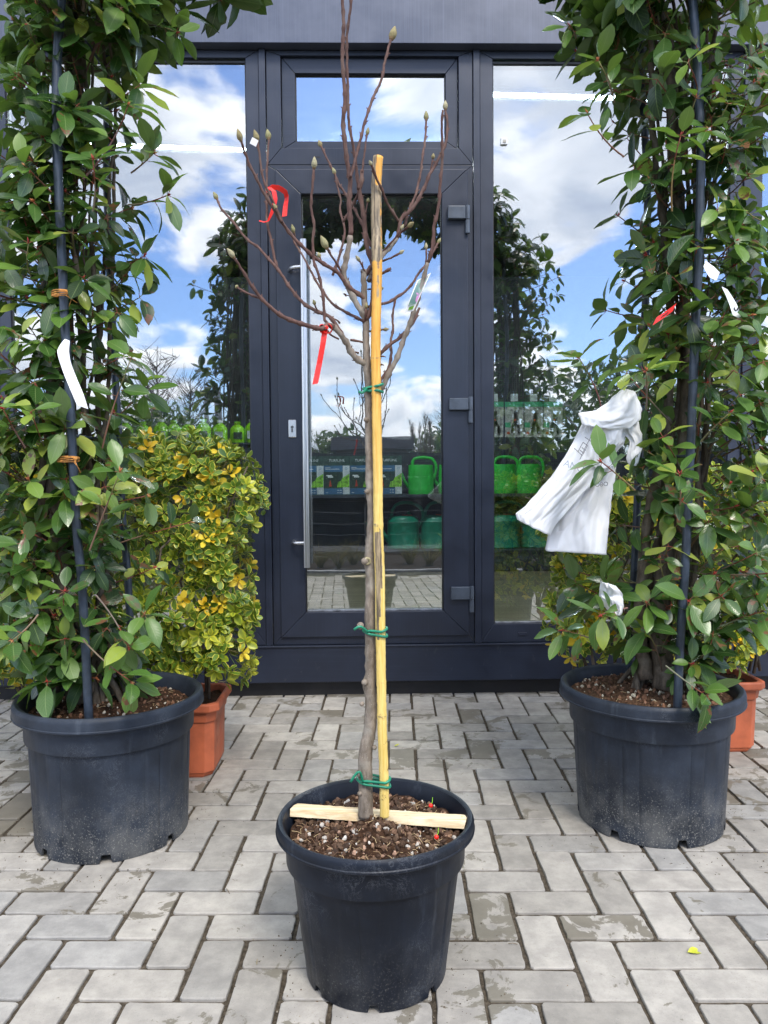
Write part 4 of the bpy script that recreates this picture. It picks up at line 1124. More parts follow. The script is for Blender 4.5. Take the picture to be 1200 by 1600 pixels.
for bi, (px, r0, r1, y0, y1, bl_) in enumerate(BR):
    pts = poly(px, y0, y1)
    n = len(pts); rad = []
    L_ = [0]
    for i in range(1, n): L_.append(L_[-1] + (pts[i] - pts[i - 1]).length)
    for i in range(n): f = L_[i] / L_[-1]; rad.append((r0 + (r1 - r0) * f ** .8) * PXM)
    P2, R2 = refine(pts, rad, .007, .0004, bi)
    # nodes along the twig
    nxt = .02; acc = 0
    for i in range(1, len(P2) - 1):
        acc += (P2[i] - P2[i - 1]).length
        if acc > nxt:
            R2[i] *= 1.38; acc = 0; nxt = rnd.uniform(.018, .045)
            if rnd.random() < .5:
                d = (P2[i + 1] - P2[i]).normalized(); sd = (d.cross(Vector((0, 1, 0))) * rnd.choice((-1, 1)) + d * .9).normalized()
                mb.col = (.5, .5, .5, 1); mb.tube([P2[i], P2[i] + sd * (R2[i] + .002), P2[i] + sd * (R2[i] + .005)], [.0016, .0014, .0005], 5)
    tgt = old if r0 > 4 else mb
    if r0 > 4:
        # older wood at the base, young wood beyond
        cut = max(3, int(len(P2) * (.28 if bl_ else .5))); old.tube(P2[:cut + 1], R2[:cut + 1], 12); mb.tube(P2[cut:], R2[cut:], 10)
    else: mb.tube(P2, R2, 9)
    if bl_:
        d = (P2[-1] - P2[-2]).normalized(); bud(P2[-1] - d * .001, d, bl_ * PXM * 1.12, max(2.9, bl_ * .27) * PXM)
for (a, b, x2, y2) in ((561, 500, 553, 494), (553, 453, 545, 449), (541, 462, 536, 459), (570, 430, 563, 424), (594, 557, 603, 558), (594, 570, 600, 571), (560, 552, 552, 550), (531, 505, 523, 498)):
    mb.tube([P(a, b, TY), P((a + x2) / 2, (b + y2) / 2 - 1, TY - .004), P(x2, y2, TY - .006)], [.0026, .0018, .0008], 6)
old.build('limb', MAT['mag'], tree, smooth=True)
mb.build('branches', MAT['magtwig'], tree, smooth=True)

# ---- bamboo cane
SY = TY - .020
cane = thing('bamboo_cane', 'thick yellow bamboo cane with a weathered grey top, tied to the young tree', 'garden cane', (P(601, 1268, SY).x, SY, zsF))
cpx = [(601, 1276), (600, 1210), (597.5, 1150), (596.5, 1100), (595.5, 1050), (594.5, 985), (594, 940), (593.5, 896), (592, 860), (591, 822), (590.6, 760), (589.5, 700), (588.5, 640), (588, 600), (587, 560), (587.5, 510), (588.5, 470), (589.5, 430), (589, 390), (588, 350), (588, 310), (588, 288), (589.5, 262), (591, 245)]
wid = lambda y: 7.8 if y < 300 else (8.4 if y < 420 else (7.5 if y < 850 else (7.9 if y < 1000 else 7.5)))
pts = [P(a, b, SY + (.016 if b < 420 else 0) * min(1, (420 - b) / 80 if b < 420 else 0)) for a, b in cpx]; rad = [wid(b) * SY / FPX for _, b in cpx]
P2, R2 = refine(pts, rad, .006, .0002, 3)
m = MB(); n = 16
# node rings
nodes = [P(590, y, SY).z for y in (286, 562, 820, 1067, 1118)]
rows = []
for p_, r_ in zip(P2, R2):
    for z in nodes:
        dd = p_.z - z
        if abs(dd) < .006: r_ *= 1 + .10 * (1 - abs(dd) / .006)
    rows.append(r_)
m.tube(P2, rows, n)
zz = lambda y: P(590, y, SY).z
for i, v in enumerate(m.v):
    k = i % n; y = v[2]; x = v[0]
    front = v[1] < SY
    pale = 1.0 if y < zz(770) else max(0.0, min(1.0, (zz(560) - y) / (zz(560) - zz(770)))) * .8
    grey = 0.15
    cxl = P2[min(i // n, len(P2) - 1)].x
    side = (x - cxl) / .011
    if zz(410) < y < zz(290): grey = .95 if side < .5 else .55
    elif y >= zz(290): grey = .75 if side < -.1 else .2
    elif zz(470) < y < zz(410): grey = .5 if -.2 < side < .5 else .12
    if zz(1000) < y < zz(828) and -.75 < side < (.55 - .9 * max(0, (zz(900) - y) / (zz(900) - zz(1000)))): grey = .72
    for z in nodes:
        if abs(y - z) < .003: grey = max(grey, .45)
    sp = max(0, min(1, (zz(1080) - y) / (zz(1080) - zz(1150))))
    m.c[i] = (pale, grey, sp, 1)
m.build('cane', MAT['bamboo'], cane, smooth=True, cols=True)

# ---- green ties round trunk and cane
def tie(py, label, tail, cross=1):
    cx0, cx1 = P(566, py, TY).x, P(604, py, SY).x
    # positions of trunk and cane at this height
    z = P(585, py, TY).z
    tx = min(((abs(q.z - z), q.x) for q in [P(a, b, TY) for a, b, _ in trunk_px]))[1]
    sx = min(((abs(q.z - z), q.x) for q in [P(a, b, SY) for a, b in cpx]))[1]
    tr = np.interp(py, [b for _, b, _ in trunk_px][::-1], [c for *_, c in trunk_px][::-1]) * PXM
    sr = wid(py) * SY / FPX
    t = thing('green_plant_tie', label, 'plant tie', (tx, TY, z), group='green tube ties holding the young tree')
    m = MB(); w = .0030
    for k, (dz, tilt) in enumerate(((-.005, -.010), (.003, .008))):
        loop = []
        N_ = 40
        for i in range(N_ + 1):
            a = 2 * math.pi * i / N_
            # stadium around both stems
            ca, sa = math.cos(a), math.sin(a)
            if ca < 0: c, r, yy = tx, tr + w, TY
            else: c, r, yy = sx, sr + w, SY
            loop.append(Vector((c + ca * r, yy + sa * r, z + dz + tilt * (ca) * .5 + .002 * sa * cross)))
        m.tube(loop, w, 8, cap=False)
    q = [Vector((tx - tr * .4, TY - tr - w, z - .002))]
    for (a, b) in tail: q.append(P(a, b, TY - .025))
    q2, r2 = refine(q, [w] * len(q), .005, 0)
    m.tube(q2, [w] * len(q2), 8)
    m.build('tie_tube', MAT['tie'], t, smooth=True)
tie(607, 'green tube tie below the lowest branches of the young tree', [(566, 614), (560, 612)])
tie(984, 'green tube tie halfway down the trunk at door sill height', [(563, 979), (553, 984)])
tie(1216, 'green tube tie just above the soil of the front tub', [(562, 1206), (554, 1212), (548, 1222)])

# ---- batten lying in the tub
a_, b_ = P(454, 1255, FY + .025), P(729, 1280, FY - .04)
zb = zsF + .021
a_ = Vector((P(459, 1257, FY + .062).x, FY + .062, zsF + .021)); b_ = Vector((P(728, 1282, FY - .012).x, FY - .012, zsF + .019))
d = (b_ - a_); ln = d.length; rot = d.to_track_quat('X', 'Z').to_matrix().to_4x4()
t = thing('wooden_batten', 'pale wooden batten laid across the front tub behind the trunk', 'wood batten', ((a_ + b_) / 2))
m = MB(); Mx = Matrix.Translation((a_ + b_) / 2) @ rot @ Matrix.Rotation(R(-9), 4, 'X')
rnd = random.Random(3); nseg = 30; hw, hh = .026, .0085; vs = []
for i in range(nseg + 1):
    x = -ln / 2 + ln * i / nseg
    for (y, z) in ((-hw, -hh), (hw, -hh), (hw, hh), (-hw, hh)):
        e = .004 if i in (0, nseg) else .0005
        vs.append(Mx @ Vector((x + rnd.uniform(-e, e), y + rnd.uniform(-.0008, .0008), z + rnd.uniform(-.0006, .0006))))
fs = [(i * 4 + k, i * 4 + (k + 1) % 4, i * 4 + 4 + (k + 1) % 4, i * 4 + 4 + k) for i in range(nseg) for k in range(4)] + [(3, 2, 1, 0), tuple(nseg * 4 + k for k in range(4))]
m.add(vs, fs); m.build('batten', MAT['wood'], t, bevel=.001)

# ---- red ribbons
def strip(mb, pts, widths, wd, th=.0006):
    """a ribbon through pts, width direction wd (Vector or list)"""
    vs = []; n = len(pts)
    for i, p in enumerate(pts):
        w = (wd[i] if isinstance(wd, list) else wd).normalized() * (widths[i] / 2 if hasattr(widths, '__len__') else widths / 2)
        d = (pts[min(i + 1, n - 1)] - pts[max(i - 1, 0)]).normalized(); nn = d.cross(w).normalized() * th / 2
        vs += [p - w - nn, p + w - nn, p + w + nn, p - w + nn]
    fs = [(i * 4 + k, i * 4 + (k + 1) % 4, i * 4 + 4 + (k + 1) % 4, i * 4 + 4 + k) for i in range(n - 1) for k in range(4)] + [(3, 2, 1, 0), tuple((n - 1) * 4 + k for k in range(4))]
    mb.add(vs, fs)
RYb = TY - .045
k0 = P(508, 513, RYb)
t = thing('red_ribbon', 'red ribbon knotted on the lower left branch with one straight tail hanging down', 'ribbon', k0)
m = MB()
tail = [P(508, 514, RYb - .004), P(505, 535, RYb - .008), P(499, 568, RYb - .006), P(492.5, 600, RYb - .01)]
q2, _ = refine(tail, [1] * 4, .02, 0)
strip(m, q2, [.0125] * len(q2), [Vector((1, -.15 + .3 * i / len(q2), .22)) for i in range(len(q2))])
m.build('tail', MAT['red'], t, smooth=False)
m = MB()
lp = [P(512 + 7.0 * math.cos(a), 513.5 + 7.5 * math.sin(a), RYb - .004 + .006 * math.sin(a * 2)) for a in [i * 2 * math.pi / 18 for i in range(19)]]
strip(m, lp, .009, Vector((.15, 1, .1)), .0012)
lp = [P(504 + 4.2 * math.cos(a), 512 + 4.5 * math.sin(a), RYb - .010) for a in [i * 2 * math.pi / 12 for i in range(13)]]
strip(m, lp, .009, Vector((.3, 1, -.1)), .0012)
m.blob(P(509, 511, RYb - .010), .0062, 1, 1, .2, (1, .8, 1))
strip(m, [P(508, 515, RYb - .006), P(503, 519, RYb - .008), P(500, 517, RYb - .012)], .006, Vector((0, .3, 1)))
m.build('knot', MAT['red'], t, smooth=False)
RY2 = TY + .07
t = thing('red_ribbon', 'red ribbon looped open over the upper left branch in front of the door frame', 'ribbon', P(428, 293, RY2))
m = MB()
pl = [(417, 297), (424, 292.5), (434, 293), (446, 300.5), (448, 308), (446, 322), (444.5, 338)]
q2, _ = refine([P(a, b, RY2 - .01 * math.sin(i)) for i, (a, b) in enumerate(pl)], [1] * len(pl), .008, 0)
n_ = len(q2); strip(m, q2, [.0115] * n_, [Vector((.25 + .75 * min(1, i / n_ * 1.4), -.55 + .3 * i / n_, 1 - .9 * min(1, i / n_ * 1.7))) for i in range(n_)])
pl = [(421, 293), (428, 299), (430, 310), (428, 322), (424, 334), (419, 345)]
q2, _ = refine([P(a, b, RY2 - .018) for a, b in pl], [1] * len(pl), .008, 0)
n_ = len(q2); strip(m, q2, [.011 * (1 - .75 * (i / n_) ** 2) for i in range(n_)], [Vector((1, .5, .1)) for i in range(n_)])
strip(m, [P(420, 345, RY2 - .01), P(413, 347, RY2), P(405, 345, RY2 + .01)], .003, Vector((0, .4, 1)))
m.build('ribbon_band', MAT['red'], t, smooth=False)

# ---- care label on the right branch, and a small white tag at the upper left
def care_label():
    Yc_ = TY - .03
    t = thing('plant_care_label', 'translucent plant care label with pink flowers hanging along the right branch', 'plant label', P(670, 425, Yc_))
    m = NT('care_label_print'); v = m.coord('Object'); n = m.noise(38, 3, .5, v); n2 = m.noise(60, 2, .5, v)
    c = m.mix(m.rng(n, .45, .6), (.12, .22, .19), (.28, .38, .32)); c = m.mix(m.rng(n2, .58, .66), c, (.62, .25, .52)); m.p(col=c, rough=.3)
    mb = MB(); a0, a1, b1, b0 = P(653.5, 438, Yc_), P(671.5, 428, Yc_), P(646, 484, Yc_), P(634, 487, Yc_)
    def quad(u0, u1, v0, v1, off):
        f = lambda u, v_: (a0 * (1 - u) + a1 * u) * (1 - v_) + (b0 * (1 - u) + b1 * u) * v_ + Vector((0, off - .006 * math.sin(v_ * 3), 0))
        N_ = 8; vs = []
        for i in range(N_ + 1):
            v_ = v0 + (v1 - v0) * i / N_; vs += [f(u0, v_), f(u1, v_), f(u1, v_) + Vector((0, .0006, 0)), f(u0, v_) + Vector((0, .0006, 0))]
        return vs, [(i * 4 + k, i * 4 + (k + 1) % 4, i * 4 + 4 + (k + 1) % 4, i * 4 + 4 + k) for i in range(N_) for k in range(4)] + [(3, 2, 1, 0), tuple(N_ * 4 + k for k in range(4))]
    mb.add(*quad(-.12, 1.08, -.02, 1.03, 0)); mb.build('label_card', MAT['whiteplastic'], t)
    mb = MB(); mb.add(*quad(0, .95, .02, .84, -.0014)); mb.build('label_picture', m.mat, t)
    mb = MB(); mb.add(*quad(.25, .85, .88, .98, -.0016)); mb.build('label_foot', LIM, t)
care_label()
q = P(397, 222, TY - .12)
t = thing('white_tag', 'tiny square white tag stuck on a bud twig of the young tree', 'tag', q)
m = MB(); Mx = Matrix.Translation(q) @ Matrix.Rotation(R(24), 4, 'Y') @ Matrix.Rotation(R(15), 4, 'Z'); m.box(-.0068, .0068, -.001, .001, -.0068, .0068, Mx); m.build('tag_plate', MAT['whiteplastic'], t, bevel=.0006)
# ---- red berries and a fallen leaf
def berry(px, py, label):
    p = P(px, py, 1); 
    d = ray(px, py); tt = (zsF + .012 - CAM_H) / d.z; p = Vector((0, 0, CAM_H)) + d * tt
    t = thing('red_berry', label, 'berry', p); m = MB(); m.blob(p, .0052, 2, px, .03); m.build('fruit', MAT['red'], t, smooth=True)
    m = MB(); m.tube([p, p + Vector((.004, .003, .008)), p + Vector((.005, .006, .018))], .0007, 5); m.build('stalk', MAT['lime'], t)
berry(673, 1259, 'red berry on the soil behind the wooden batten'); berry(682, 1308, 'red berry on the soil in front of the batten, near the rim'); berry(719, 1289, 'red berry at the right end of the wooden batten')
from mathutils import noise as mn
# ================================================================ FOLIAGE
def leaf_mesh(name, mat, parent, pos, dirs, nrm, L, W, bend, fold, col, rows=6, shape='lance', wavy=0.0, seed=0):
    """many small curved leaves, each a strip of quads either side of a midrib"""
    pos, dirs, nrm = (np.asarray(a, dtype=float) for a in (pos, dirs, nrm))
    N = len(pos); L, W, bend, fold = (np.asarray(a, dtype=float).reshape(N, 1, 1) for a in (L, W, bend, fold))
    dirs /= np.linalg.norm(dirs, axis=1, keepdims=True) + 1e-9
    side = np.cross(dirs, nrm); side /= np.linalg.norm(side, axis=1, keepdims=True) + 1e-9
    nrm = np.cross(side, dirs)
    if shape == 'lance':
        t = np.array([0, .05, .22, .45, .68, .87, 1.0]); w = np.array([.03, .10, .66, .98, .92, .52, .0])
    else:
        t = np.array([0, .10, .35, .62, .86, 1.0]); w = np.array([.08, .30, .88, 1.0, .70, .10])
    T = t.reshape(1, -1, 1); Wt = w.reshape(1, -1, 1)
    u = np.array([-1, 0, 1.0]).reshape(1, 1, -1)
    rg = np.random.default_rng(seed)
    wv = rg.normal(0, wavy, (N, len(t), 3)) * W if wavy else 0
    along = L * (T - .12 * bend ** 2 * T ** 2) + 0 * u
    across = u * Wt * W / 2
    up = -bend * L * T ** 2 + fold * np.abs(u) * Wt * W / 2 + wv
    tw = rg.normal(0, .25, (N, 1, 1))
    up = up + tw * T * across
    V = pos[:, None, None, :] + dirs[:, None, None, :] * along[..., None] + side[:, None, None, :] * across[..., None] + nrm[:, None, None, :] * up[..., None]
    R_ = len(t); V = V.reshape(-1, 3); per = R_ * 3
    f = []
    for i in range(R_ - 1):
        for j in range(2): a = i * 3 + j; f.append((a, a + 1, a + 4, a + 3))
    f = np.array(f); nf = len(f)
    F = (f[None] + (np.arange(N) * per)[:, None, None]).reshape(-1)
    me = bpy.data.meshes.new(name)
    me.vertices.add(len(V))
    M_ = np.array(wm(parent).inverted()) if parent is not None else np.eye(4)
    V = V @ M_[:3, :3].T + M_[:3, 3]
    me.vertices.foreach_set('co', V.astype(np.float32).ravel())
    me.loops.add(len(F)); me.loops.foreach_set('vertex_index', F.astype(np.int32))
    me.polygons.add(N * nf); me.polygons.foreach_set('loop_start', np.arange(0, len(F), 4, dtype=np.int32)); me.polygons.foreach_set('loop_total', np.full(N * nf, 4, dtype=np.int32))
    me.polygons.foreach_set('use_smooth', np.ones(N * nf, dtype=bool))
    uvv = np.stack(np.broadcast_arrays((u + 1) / 2, T), -1).reshape(1, per, 2); uvv = np.broadcast_to(uvv, (N, per, 2)).reshape(-1, 2)
    uv = me.uv_layers.new(name='UVMap'); 
    me.update(calc_edges=True)
    me.uv_layers[0].data.foreach_set('uv', uvv[F].astype(np.float32).ravel())
    ca = me.color_attributes.new('col', 'FLOAT_COLOR', 'POINT')
    c4 = np.concatenate([np.asarray(col), np.ones((N, 1))], 1); ca.data.foreach_set('color', np.repeat(c4, per, axis=0).astype(np.float32).ravel())
    me.materials.append(mat)
    o = bpy.data.objects.new(name, me); link(o, parent); return o

class Shrub:
    def __init__(s, seed): s.r = random.Random(seed); s.p = []; s.d = []; s.n = []; s.L = []; s.W = []; s.b = []; s.f = []; s.c = []; s.tw = MB(); s.tips = MB()
    def leaf(s, p, d, n, L, W=None, light=None, up=None):
        r = s.r
        d = Vector(d).normalized(); n = Vector(n); n = n - d * n.dot(d)
        if n.length < 1e-3: n = Vector((0, -1, .2))
        s.p.append(tuple(p)); s.d.append(tuple(d)); s.n.append(tuple(n.normalized())); s.L.append(L); s.W.append(W or L * r.uniform(.40, .52))
        s.b.append(r.gauss(.16, .16)); s.f.append(r.uniform(.05, .45))
        k = light if light is not None else (r.betavariate(2.0, 2.6) if r.random() > .045 else r.uniform(.80, .98))
        s.c.append((k, r.random(), r.random()))
    def shoot(s, p0, p1, out, nl=None, size=.078, sag=.02, red=None, tipn=None, twr=.0022, k_=None):
        r = s.r; p0, p1 = Vector(p0), Vector(p1); d = p1 - p0; ln = d.length
        if ln < 1e-4: return
        mid = (p0 + p1) / 2 + Vector((r.gauss(0, .12), r.gauss(0, .12), r.gauss(0, .05) - .06)) * ln
        q = []
        for i in range(7):
            t = i / 6; q.append(p0 * (1 - t) ** 2 + mid * 2 * t * (1 - t) + p1 * t * t)
        s.tw.col = (r.uniform(.14, .26), r.uniform(.10, .17), r.uniform(.06, .11), 1)
        s.tw.tube(q[:5], [twr * 1.3, twr * 1.2, twr * 1.1, twr, twr * .9], 5, cap=False)
        s.tw.col = (.20, .06, .035, 1) if r.random() < .6 else (.18, .16, .06, 1)
        s.tw.tube(q[4:], [twr * .9, twr * .8, twr * .7], 5)
        dirn = (q[-1] - q[-3]).normalized()
        nl = nl if nl is not None else r.randint(3, 5)
        base = k_ if k_ is not None else r.betavariate(2.2, 2.8)
        for i in range(nl):
            t = .42 + .50 * (i + r.random() * .6) / nl
            pp = p0 * (1 - t) ** 2 + mid * 2 * t * (1 - t) + p1 * t * t
            a = i * 2.4 + r.uniform(-.5, .5)
            e = dirn.orthogonal().normalized(); g = dirn.cross(e)
            rad = e * math.cos(a) + g * math.sin(a)
            dd = (rad + dirn * r.uniform(.2, .9) + Vector((0, 0, -r.uniform(-.1, .75)))).normalized()
            s.petiole_leaf(pp, dd, out, size * r.uniform(.75, 1.1), base)
        tn = tipn if tipn is not None else r.randint(3, 5)
        a0 = r.random() * 6
        for i in range(tn):
            a = a0 + i * 6.283 / tn + r.uniform(-.3, .3)
            e = dirn.orthogonal().normalized(); g = dirn.cross(e)
            rad = e * math.cos(a) + g * math.sin(a)
            dd = (rad * r.uniform(.8, 1.2) + dirn * r.uniform(.15, .8) + Vector((0, 0, -r.uniform(-.1, .5)))).normalized()
            s.petiole_leaf(q[-1], dd, out + dirn, size * r.uniform(.8, 1.15), base)
        if red if red is not None else r.random() < .42:
            s.tips.col = r.choice([(.36, .05, .03, 1), (.40, .13, .05, 1), (.30, .035, .03, 1), (.42, .20, .08, 1)])
            for k in range(r.randint(2, 4)):
                v = (dirn + Vector((r.gauss(0, .25), r.gauss(0, .25), r.gauss(0, .25)))).normalized(); L_ = r.uniform(.008, .018)
                s.tips.tube([q[-1], q[-1] + v * L_ * .5, q[-1] + v * L_], [.0012, .0024, .0004], 5)
    def petiole_leaf(s, p, dd, out, L, base):
        r = s.r; k = r.uniform(.008, .014); p2 = p + dd * k
        s.tw.col = r.choice([(.24, .10, .05, 1), (.18, .20, .07, 1), (.28, .06, .04, 1)])
        s.tw.tube([p, p2 + dd * .004], [.0011, .0009], 4, cap=False)
        nn = Vector((0, 0, 1)) * r.uniform(.5, 1.2) + Vector(out).normalized() * r.uniform(.1, 1.0) + Vector((r.gauss(0, .35), r.gauss(0, .35), 0))
        light = min(1, max(0, base + r.gauss(0, .14))) if r.random() > .05 else r.uniform(.82, 1)
        s.leaf(p2, dd, nn, L, None, light)
    def build(s, t, lmat, tipname='new_shoots', seed=0):
        o = leaf_mesh('foliage', lmat, t, s.p, s.d, s.n, s.L, s.W, s.b, s.f, s.c, wavy=.02, seed=seed)
        if s.tw.v: s.tw.build('twigs', MAT['twigcol'], t, smooth=True, cols=True)
        if s.tips.v:
            q = s.tips.build(tipname, MAT['twigcol'], t, smooth=True, cols=True); q['kind'] = 'stuff'
        return o

AC = (P(100, 500, LY).x + P(1072, 500, RY).x) / 2          # arch centre
AYm = (LY + RY) / 2
XL = lambda z: float(np.interp(z, [.4, .7, 1.2, 1.7, 2.2, 2.45], [P(a, b, LY).x for a, b in ((130, 1100), (118, 930), (102, 690), (108, 450), (118, 200), (130, 60))]))
XR = lambda z: float(np.interp(z, [.4, .7, 1.2, 1.7, 2.2, 2.45], [P(a, b, RY).x for a, b in ((1035, 1080), (1050, 930), (1082, 690), (1086, 450), (1082, 200), (1072, 60))]))
ZS = 2.40; CR = 3.06
def axis(side, s):
    """centre line of the leafy arch; s is the length from the soil, side -1 or 1"""
    if s < ZS: 
        x = XL(s) if side < 0 else XR(s); return Vector((x, LY if side < 0 else RY, s)), Vector((0, 0, 1))
    hs = abs((XL(ZS) if side < 0 else XR(ZS)) - AC); a = min((s - ZS) / 1.32, 1.0) * math.pi / 2
    f = a / (math.pi / 2); y0 = LY if side < 0 else RY
    return Vector((AC + side * hs * math.cos(a), y0 * (1 - f) + AYm * f - .02, ZS + (CR - ZS) * math.sin(a))), Vector((-side * math.sin(a) * hs, 0, (CR - ZS) * math.cos(a))).normalized()

def photinia(side, label, seed):
    pot = (LX, LY) if side < 0 else (RX, RY)
    t = thing('red_tip_shrub', label, 'shrub', (pot[0], pot[1], .39), group='shrubs trained over the garden arch')
    S = Shrub(seed); r = S.r
    # stems
    sm = MB()
    nst = 18
    tr_px = {-1: [[(127, 1098, 19), (112, 1040, 14), (103, 960, 12), (93, 860, 11), (87, 760, 11), (84, 640, 10), (88, 540, 9), (95, 430, 8), (100, 300, 7), (112, 150, 6), (120, 20, 5), (140, -120, 4)],
                  [(85, 1092, 11), (80, 1010, 8), (60, 900, 7), (66, 760, 6), (78, 620, 5.5), (70, 470, 5), (85, 300, 5), (90, 120, 4), (120, -60, 4)]],
             1: [[(1040, 1075, 20), (1030, 1000, 15), (1035, 900, 12), (1060, 780, 10), (1072, 640, 10), (1070, 500, 9), (1062, 330, 8), (1052, 200, 7), (1045, 60, 6), (1010, -90, 5)],
                 [(1010, 1060, 12), (1000, 960, 9), (1010, 820, 7), (1040, 680, 7), (1048, 540, 6), (1040, 380, 6), (1020, 200, 5), (1015, 60, 4), (985, -80, 4)]]}[side]
    Yb = LY if side < 0 else RY
    for j, tp in enumerate(tr_px):
        pts = [P(a, b, Yb - .06 + .02 * math.sin(i * 1.3 + j)) for i, (a, b, c) in enumerate(tp)]; rad = [c * Yb / FPX for *_, c in tp]
        P2, R2 = refine(pts, rad, .03, .0025, j + 5)
        R2 = [q * (1 + .09 * math.sin(i * 1.7)) for i, q in enumerate(R2)]
        sm.tube(P2, R2, 12)
    for j in range(nst):
        a = r.random() * 6.28; rr = r.uniform(.03, .12); pts = []; ph = r.random() * 6
        base = Vector((pot[0] + r.uniform(-.11, .11) + side * -.0, pot[1] + r.uniform(-.09, .12), .385))
        pts.append(base)
        for k in range(1, 15):
            s_ = .39 + (3.7 - .39) * k / 14; c, tg = axis(side, s_)
            aa = a + k * .25 * (1 if j % 2 else -1)
            pts.append(c + Vector((math.cos(aa) * rr, math.sin(aa) * rr * .9, r.gauss(0, .01))) + Vector((r.gauss(0, .012), r.gauss(0, .012), 0)))
        w0 = r.uniform(.0045, .011)
        P2, R2 = refine(pts, [w0 * (1 - .55 * k / 14) for k in range(15)], .05, .002, j)
        sm.tube(P2, R2, 8)
    stem = sm.build('stems', MAT['stem'], t, smooth=True)
    # shoots over the whole length
    s_ = .46
    Rfun = lambda s: float(np.interp(s, [.45, .62, .9, 1.3, 1.8, 2.2, 2.5, 2.8, 3.4, 3.8], {-1: [.16, .25, .26, .225, .205, .21, .26, .27, .25, .24], 1: [.18, .28, .30, .265, .245, .28, .31, .28, .25, .24]}[side]))
    while s_ < 3.74:
        s_ += r.expovariate(1) / (112 if s_ < 2.5 else 165)
        if s_ > 3.74: break
        c, tg = axis(side, s_)
        a = r.random() * 6.283
        if s_ < 2.4: a = r.gauss(-math.pi / 2, 1.25)          # more growth to the open side
        e = Vector((1, 0, 0)) if s_ < ZS else tg.cross(Vector((0, 1, 0))).normalized()
        g = Vector((0, 1, 0))
        out = (e * math.cos(a) + g * math.sin(a)).normalized()
        Rr = Rfun(s_) * r.uniform(.52, 1.02) if r.random() < .93 else Rfun(s_) * r.uniform(1.05, 1.32)
        if s_ > 2.75 and out.z < -.2: Rr *= .92
        if s_ < .62: Rr *= .9
        p0 = c + out * r.uniform(.03, .09) + Vector((0, 0, -r.uniform(.0, .05)))
        p1 = c + out * Rr + Vector((0, 0, r.uniform(-.02, .13) if s_ < 2.5 else r.uniform(-.05, .06))) + Vector((r.gauss(0, .02), r.gauss(0, .02), 0))
        # keep the open view beside the left column free and stay above the tub rim
        if p1.z < .47: p1.z = .47 + r.random() * .05
        S.shoot(p0, p1, out, size=r.choice([.062, .076, .088, .102]) * (1.0 if s_ < 2.6 else 1.22))
    ex = {1: [((975, 245), (918, 178), -.22), ((992, 766), (940, 722), -.33), ((1050, 330), (1064, 212), -.34), ((1040, 1040), (1103, 1087), -.315), ((1062, 800), (1062, 742), -.36), ((960, 160), (935, 95), -.2),
              ((1150, 300), (1190, 345), -.2), ((1095, 690), (1140, 645), -.28), ((940, 640), (905, 560), -.1), ((930, 1000), (880, 985), -.2), ((1120, 980), (1190, 955), -.25), ((1010, 640), (1010, 580), -.35), ((900, 60), (890, 40), -.1), ((980, 950), (940, 960), -.3)],
          -1: [((205, 270), (240, 240), -.1), ((200, 320), (262, 305), -.12), ((215, 40), (275, 50), -.1), ((130, 280), (200, 165), -.3), ((145, 330), (145, 250), -.3), ((130, 1000), (205, 1065), -.33), ((140, 860), (187, 738), -.32), ((160, 700), (205, 560), -.2),
              ((60, 960), (20, 1000), -.33), ((40, 700), (5, 640), -.3), ((150, 560), (225, 610), -.1), ((190, 1000), (225, 960), -.2), ((80, 300), (40, 260), -.25), ((150, 930), (200, 1010), -.3), ((160, 420), (225, 400), -.05)]}[side]
    for (a, b, dy) in ex:
        p0, p1 = P(*a, Yb + dy + .06), P(*b, Yb + dy)
        S.shoot(p0, p1, Vector((0, -1, .5)), size=.085, red=True, nl=4, tipn=5, k_=.55)
    # a few dried leaves
    o = S.build(t, MAT['leaf'], seed=seed)
    return t
photinia(-1, 'glossy green shrub with red shoot tips growing up the left leg of the arch', 21)
photinia(1, 'glossy green shrub with red shoot tips on the right leg of the arch', 22)

